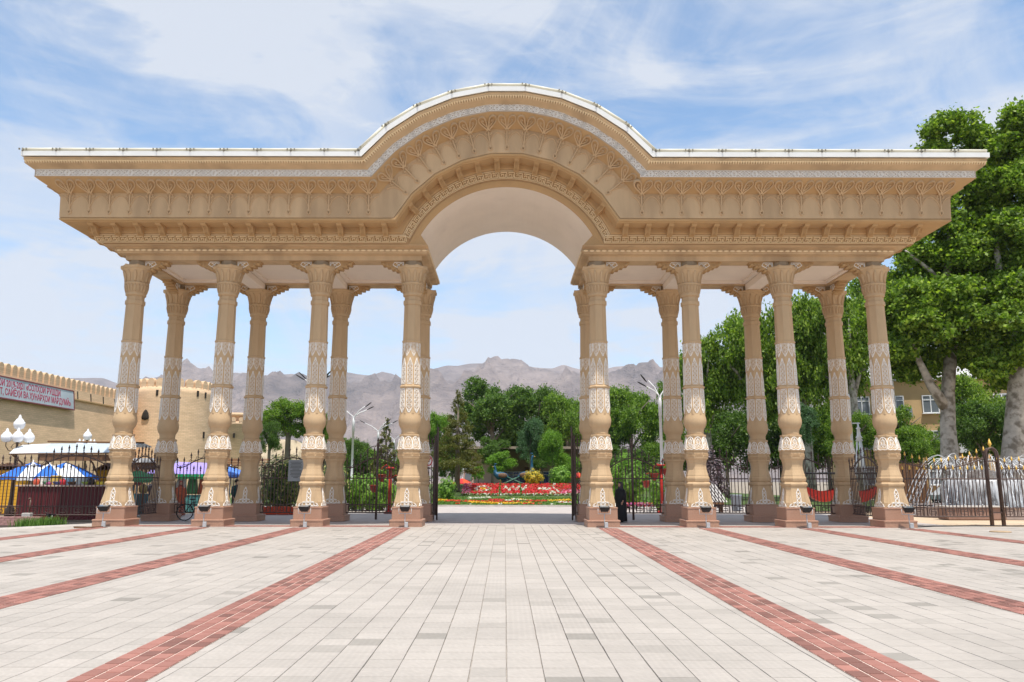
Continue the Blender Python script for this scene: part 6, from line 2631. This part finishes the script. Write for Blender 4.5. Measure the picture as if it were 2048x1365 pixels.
# centre, through the archway
tree('large dark broadleaf tree with the highest crown seen through the archway', 985, 92, 742, 930, 175, L_DRK, 0, 26000, .024, trunk_r=.35)
tree('dark broadleaf tree right of the highest crown in the archway', 1075, 96, 762, 930, 130, L_DRK, 1, 26000, .024, trunk_r=.3)
tree('green broadleaf tree filling the right side of the archway', 1135, 90, 778, 935, 120, L_MID, 2, 26000, .024, trunk_r=.28)
tree('light green tree showing behind the conifer at the left of the archway', 872, 88, 818, 930, 72, L_BRI, 1, 26000, .024)
conifer('olive brown conifer with a bare trunk left of the peacocks', 916, 63, 786, 948, 128, L_CON, 24000, size=.026)
tree('slim bluish green tree behind the tall necked peacock', 1061, 76, 830, 945, 62, L_BLU, 2, 26000, .024, trunk_r=.1)
tree('small bright green tree behind the short necked peacock', 1003, 72, 898, 962, 70, L_BRI, 0, 26000, .024, trunk_r=.09)
tree('bright green young tree right of the bluish tree', 1106, 74, 852, 962, 66, L_BRI, 1, 26000, .024, trunk_r=.1)
tree('thin yellow green sapling before the pink pavilion wall', 957, 70, 930, 968, 30, L_BRI, 2, 900, .10, trunk_r=.05)
for i, (px, d, top, base, wpx, lm) in enumerate(((905, 98, 868, 985, 90, L_MID), (1040, 99, 850, 960, 120, L_DRK), (1150, 97, 850, 985, 110, L_DRK), (985, 82, 868, 945, 74, L_DRK), (1085, 81, 880, 958, 60, L_DRK), (1140, 79, 905, 975, 70, L_BRI))):
    tree(['mid green low tree behind the olive conifer', 'dark low tree under the highest crowns in the archway', 'dark low tree by the right gate leaf', 'dark small tree above the short necked peacock',
          'dark small tree between the bluish tree and the right one', 'bright low tree beside the right gate leaf'][i], px, d, top, base, wpx, lm, i % 3, trunk_r=.12)
# left of the archway
tree('big green tree rising above the variegated shrub on the left', 578, 76, 792, 905, 130, L_MID, 1, 26000, .024, trunk_r=.3)
tree('drooping dark tree at the left flank of the big left tree', 540, 72, 838, 925, 50, L_DRK, 2, 26000, .024, trunk_r=.16)
tree('green tree behind the third pair of left columns', 652, 80, 815, 960, 70, L_MID, 0, 26000, .024, trunk_r=.2)
conifer('dark pine with a pointed top left of the archway', 772, 84, 842, 985, 92, L_CON, 6500, size=.05)
tree('dark round pine behind the nearest left lamp', 722, 90, 872, 975, 80, L_DRK, 2, 26000, .024)
tree('bushy dark green tree at the far left of the lamp row', 695, 96, 868, 975, 66, L_MID, 0, 26000, .024)
tree('yellow green broad tree between the left lamps', 812, 98, 868, 980, 66, L_MID, 1, 26000, .024)
tree('dark low tree behind the notice plaque', 600, 84, 880, 985, 110, L_DRK, 1, trunk_r=.14)
tree('mid green low tree behind the bright bushes', 745, 92, 890, 990, 120, L_MID, 2, trunk_r=.14)
# right of the archway
tree('dark low tree behind the fence beside the woman in black', 1245, 78, 880, 990, 110, L_DRK, 0, trunk_r=.14)
tree('mid green low tree behind the right plant stand', 1335, 80, 870, 990, 110, L_MID, 1, trunk_r=.14)
tree('round green tree directly right of the archway, nearest the street lamp', 1262, 84, 762, 940, 140, L_MID, 2, 26000, .024, trunk_r=.28)
tree('green tree filling the gap behind the street lamp and rear column', 1335, 88, 745, 950, 105, L_MID, 0, 26000, .024, trunk_r=.26)
tree('dark green tree low behind the fence right of the archway', 1218, 86, 805, 955, 90, L_DRK, 1, 26000, .024)
tree('tall leafy tree behind the second right rear column', 1412, 74, 650, 930, 165, L_PLN, 0, 26000, .024, trunk_r=.4, bark=M_PLANE)
tree('tallest leafy tree between the second and third right columns', 1500, 72, 605, 925, 190, L_PLN, 1, 26000, .024, trunk_r=.42, bark=M_PLANE)
tree('leafy tree between the third and last right columns', 1606, 70, 578, 900, 180, L_PLN, 2, 26000, .024, trunk_r=.4, bark=M_PLANE)
tree('leafy tree at the back of the outermost right columns', 1700, 66, 560, 870, 170, L_PLN, 0, 26000, .024, trunk_r=.38, bark=M_PLANE)
tree('dark undergrowth tree behind the second right rear column', 1452, 82, 800, 985, 170, L_DRK, 2, 26000, .024)
tree('dark undergrowth tree between the third right columns', 1560, 82, 790, 985, 160, L_DRK, 0, 26000, .024)
tree('bluish green tree behind the third right rear column', 1602, 60, 800, 925, 80, L_BLU, 1, 26000, .024, trunk_r=.15)
tree('bushy green tree behind the white tripod mast', 1708, 62, 815, 945, 110, L_MID, 1, 26000, .024, trunk_r=.18)
tree('green bush tree right of the outermost right column', 1842, 62, 845, 960, 110, L_MID, 2, 26000, .024, trunk_r=.15)
tree('dark bushy tree between the two plane trunks', 1968, 64, 790, 960, 150, L_DRK, 1, 26000, .024, trunk_r=.2)
tree('green tree in front of the yellow block between the last right columns', 1655, 76, 790, 985, 150, L_MID, 1)
tree('leafy tree half covering the yellow block left of the forked plane', 1795, 72, 800, 960, 130, L_MID, 0)
tree('leafy tree covering the right part of the yellow block', 1955, 74, 735, 930, 150, L_PLN, 2)
tree('tall tree high behind the outermost right column and the eave end', 1770, 78, 520, 800, 190, L_MID, 1, trunk_r=.4, bark=M_PLANE)
tree('dark low tree at the right edge behind the fountain', 2080, 62, 760, 960, 150, L_DRK, 0, 26000, .024, trunk_r=.2)


# the two big planes on the right, with visible pale limbs
def plane(label, px, d, limbs, blobs, seed, trunk):
    bx = xw(px, d, 3)
    t = thing('plane_tree', label, 'tree', (bx, d, 0), 0, 'big plane trees on the right')

    def q(p):        # photo pixel + depth offset -> local point
        v_ = at(p[0], p[1], d + p[2])
        return (v_.x - bx, v_.y - d, v_.z)
    m = MB()
    pts = [q(p[:3]) for p in trunk]
    pts[0] = (pts[0][0], pts[0][1], -.02)
    m.tube(pts, [p[3] for p in trunk], 14)
    m.build('trunk', M_PLANE, t)
    for lb in limbs:
        m = MB()
        m.tube([q(p[:3]) for p in lb], [p[3] for p in lb], 8)
        m.build('limb', M_PLANE, t)
    bl = []
    for x, y, dz, r in blobs:
        c = q((x, y, dz))
        rr_ = r * d * .985 / 1561
        bl.append((c[0], c[1], c[2], rr_, rr_ * 1.15, rr_ * .92))
    new_obj('crown', crown_mesh('crown', bl, 115000, .125, L_PLN, seed, sub=46, spread=.30), t)
    return t


plane('large plane tree with a pale forked trunk behind the fountain, left of two', 1900, 47,
      [[(1893, 815, 0, .36), (1862, 770, -.3, .26), (1838, 720, -.5, .18), (1815, 660, -.6, .1)],
       [(1905, 700, 0, .34), (1925, 620, .2, .26), (1960, 540, .4, .17), (1990, 470, .5, .08)],
       [(1900, 690, 0, .32), (1893, 560, .3, .24), (1902, 440, .2, .16), (1895, 330, 0, .08)],
       [(1912, 600, .2, .2), (1860, 540, -.6, .13), (1810, 500, -1, .06)]],
      [(1900, 262, 0, 58), (1868, 310, .5, 40), (1950, 300, .5, 56), (1925, 380, 0, 66), (1975, 420, 0, 60), (1880, 450, 0, 62), (1830, 520, 0, 58), (1940, 520, -.5, 70),
       (1790, 590, 1.0, 60), (1860, 610, 0, 70), (1960, 620, 0, 66), (1800, 680, .5, 56), (1880, 690, 1.0, 60), (1750, 640, 1.5, 48), (1950, 715, .6, 52), (1830, 745, 1.0, 44), (1780, 740, 1.2, 40), (1925, 470, 1.2, 66), (1850, 400, 1.2, 52), (1985, 330, 1, 50), (1820, 600, -1.5, 50), (1915, 600, -2, 56), (1870, 560, 1.5, 60), (1990, 540, 1.5, 60), (1872, 668, -2, 44), (1962, 690, -2, 48), (1835, 640, -2, 42), (1930, 640, -2.5, 44), (1800, 700, -1, 40), (1860, 730, 1.8, 44)],
      71, [(1908, 1010, 0, .64), (1900, 920, 0, .50), (1896, 850, 0, .43), (1896, 780, 0, .38), (1902, 700, 0, .35)])
plane('large plane tree with a thick leaning trunk at the right edge, right of two', 2030, 45,
      [[(2036, 700, 0, .46), (2016, 640, 0, .34), (2000, 560, .2, .24), (1990, 470, .2, .12)],
       [(2040, 700, 0, .4), (2060, 600, .3, .3), (2075, 480, .3, .18), (2085, 360, .2, .08)]],
      [(2045, 245, 0, 52), (2010, 300, .4, 44), (2075, 300, 0, 66), (2030, 370, 0, 60), (2090, 420, 0, 70), (2020, 470, -.5, 60), (2075, 540, 0, 76), (2010, 580, .3, 58),
       (2060, 660, .8, 66), (2110, 620, 0, 70), (2000, 690, 1.2, 50), (2100, 760, 1.0, 64), (2022, 760, 1.5, 44), (2012, 640, -2, 44), (2050, 580, -2, 50), (1985, 740, -1, 40), (2075, 700, -2, 50)],
      72, [(2022, 1010, 0, .78), (2026, 920, 0, .62), (2030, 850, 0, .54), (2034, 770, 0, .47), (2040, 690, 0, .42)])

# ---- mountains -------------------------------------------------------------------
def vnoise(x, y, seed):
    xi, yi = np.floor(x).astype(int), np.floor(y).astype(int)
    fx, fy = x - xi, y - yi
    fx, fy = fx * fx * (3 - 2 * fx), fy * fy * (3 - 2 * fy)

    def h(a, b):
        n_ = np.sin(a * 127.1 + b * 311.7 + seed * 74.7) * 43758.5453
        return n_ - np.floor(n_)
    return (h(xi, yi) * (1 - fx) + h(xi + 1, yi) * fx) * (1 - fy) + (h(xi, yi + 1) * (1 - fx) + h(xi + 1, yi + 1) * fx) * fy


def ridged(x, y, seed, o=6):
    s, a, tot = 0, 1.0, 0
    for k in range(o):
        v_ = 1 - np.abs(2 * vnoise(x, y, seed + k) - 1)
        s = s + a * v_ * v_
        tot += a
        a *= .52
        x, y = x * 2.03 + 1.7, y * 2.03 - .9
    return s / tot


PROF = [(-900, 770), (-400, 775), (0, 770), (100, 762), (150, 758), (205, 757), (245, 772), (300, 764), (335, 753), (375, 752), (405, 742), (430, 746), (475, 747), (510, 757), (540, 752), (585, 749), (625, 760), (660, 757),
        (690, 745), (715, 750), (742, 752), (765, 744), (785, 748), (805, 757), (840, 752), (862, 740), (895, 731), (915, 732), (942, 727), (965, 727), (985, 720), (1012, 720), (1035, 724), (1055, 733), (1080, 736), (1105, 738), (1126, 730), (1150, 737),
        (1175, 742), (1200, 740), (1228, 734), (1255, 732), (1300, 732), (1345, 735), (1400, 745), (1600, 740), (1900, 752), (2300, 748), (3000, 770)]
DM0, DM1 = 1900.0, 4300.0
nx, ny = 560, 110
pxs = np.linspace(-700, 2800, nx)
crest_y = np.interp(pxs, [p[0] for p in PROF], [p[1] for p in PROF])
u = (pxs - PPX) / FPX
vv = (PPY - crest_y) / FPX
den = math.cos(PITCH) - vv * math.sin(PITCH)
cz = CAMH + DM1 / den * (math.sin(PITCH) + vv * math.cos(PITCH))
V = np.zeros((ny + 1, nx, 3))
for j in range(ny + 1):
    t = min(1, j / (ny - 8))
    d = DM0 + (DM1 - DM0) * t + max(0, j - (ny - 8)) * 120
    x = u * DM1 / den * (.62 + .38 * t)
    shoulder = .28 * np.exp(-((t - .42) / .18) ** 2) * (.55 + .9 * vnoise(x / 900, x * 0 + 3.3, 4))
    rid = ridged(x / 620, np.full(nx, d / 900), 7)
    rid2 = ridged(x / 190 + .3 * rid, np.full(nx, d / 420), 17, 5)
    base = t ** 1.15
    h = cz * (base * (1 - .0) + shoulder * (1 - t) + (rid - .45) * .62 * math.sin(math.pi * min(1, t)) ** .8 * (.35 + .65 * t) * min(1, (1 - t) * 3.5) + (rid2 - .45) * .24 * math.sin(math.pi * t) ** .7 * min(1, (1 - t) * 3.5))
    if t >= 1:
        h = cz + (rid2 - .5) * 8 - max(0, j - (ny - 8)) * 45
    V[j, :, 0], V[j, :, 1], V[j, :, 2] = x, d, np.maximum(h, -.5)
me = bpy.data.meshes.new('mountains')
idx = np.arange((ny + 1) * nx).reshape(ny + 1, nx)
F = np.stack([idx[:-1, :-1], idx[:-1, 1:], idx[1:, 1:], idx[1:, :-1]], -1).reshape(-1, 4)
me.vertices.add(V.size // 3)
me.vertices.foreach_set('co', V.reshape(-1))
me.loops.add(F.size)
me.loops.foreach_set('vertex_index', F.ravel())
me.polygons.add(len(F))
me.polygons.foreach_set('loop_start', np.arange(0, F.size, 4))
me.update(calc_edges=True)
me.polygons.foreach_set('use_smooth', [True] * len(F))


def rock_mat():
    m = bpy.data.materials.new('arid_rock')
    m.use_nodes = True
    t = m.node_tree
    b = t.nodes['Principled BSDF']
    b.inputs['Roughness'].default_value = .95
    b.inputs['Specular IOR Level'].default_value = .05
    g = N(t, 'ShaderNodeNewGeometry')
    mp = N(t, 'ShaderNodeMapping')
    mp.inputs['Scale'].default_value = (1, .45, 1.6)
    L(t, g, 'Position', mp, 0)

    def nz(sc, det, rg, dist=0.0):
        n = N(t, 'ShaderNodeTexNoise')
        n.inputs['Scale'].default_value = sc
        n.inputs['Detail'].default_value = det
        n.inputs['Roughness'].default_value = rg
        n.inputs['Distortion'].default_value = dist
        L(t, mp, 0, n, 'Vector')
        return n.outputs[0]
    a, f = nz(.0022, 10, .65, .6), nz(.014, 8, .7, .4)
    k = math_n(t, 'ADD', math_n(t, 'MULTIPLY', a, .6), math_n(t, 'MULTIPLY', f, .4))
    c = ramp(t, k, [(.36, (.115, .10, .10)), (.50, (.215, .175, .165)), (.62, (.33, .265, .24))])
    t.links.new(c, b.inputs['Base Color'])
    bp = N(t, 'ShaderNodeBump')
    bp.inputs['Strength'].default_value = 1.0
    bp.inputs['Distance'].default_value = 60
    t.links.new(math_n(t, 'ADD', a, math_n(t, 'MULTIPLY', f, .35)), bp.inputs['Height'])
    t.links.new(bp.outputs[0], b.inputs['Normal'])
    return m


me.materials.append(rock_mat())
struct(new_obj('mountains', me))
# ================================================================ AIR
def build_haze():
    mb = MB()
    x0, x1, y0, y1, z0, z1 = -8400, 8400, -300, 8400, -1.2, 760
    mb.box(((x0 + x1) / 2, (y0 + y1) / 2, (z0 + z1) / 2), (x1 - x0, y1 - y0, z1 - z0))
    m = bpy.data.materials.new('haze')
    m.use_nodes = True
    t = m.node_tree
    t.nodes.remove(t.nodes['Principled BSDF'])
    v = N(t, 'ShaderNodeVolumePrincipled')
    v.inputs['Color'].default_value = (.80, .87, 1.0, 1)
    v.inputs['Density'].default_value = 0.75e-4
    t.links.new(v.outputs[0], t.nodes['Material Output'].inputs['Volume'])
    o = mb.build('haze', m)
    o['kind'] = 'stuff'
    tag(o, 'thin pale air haze over the square and the far mountains', 'haze', None, 'stuff')


build_haze()
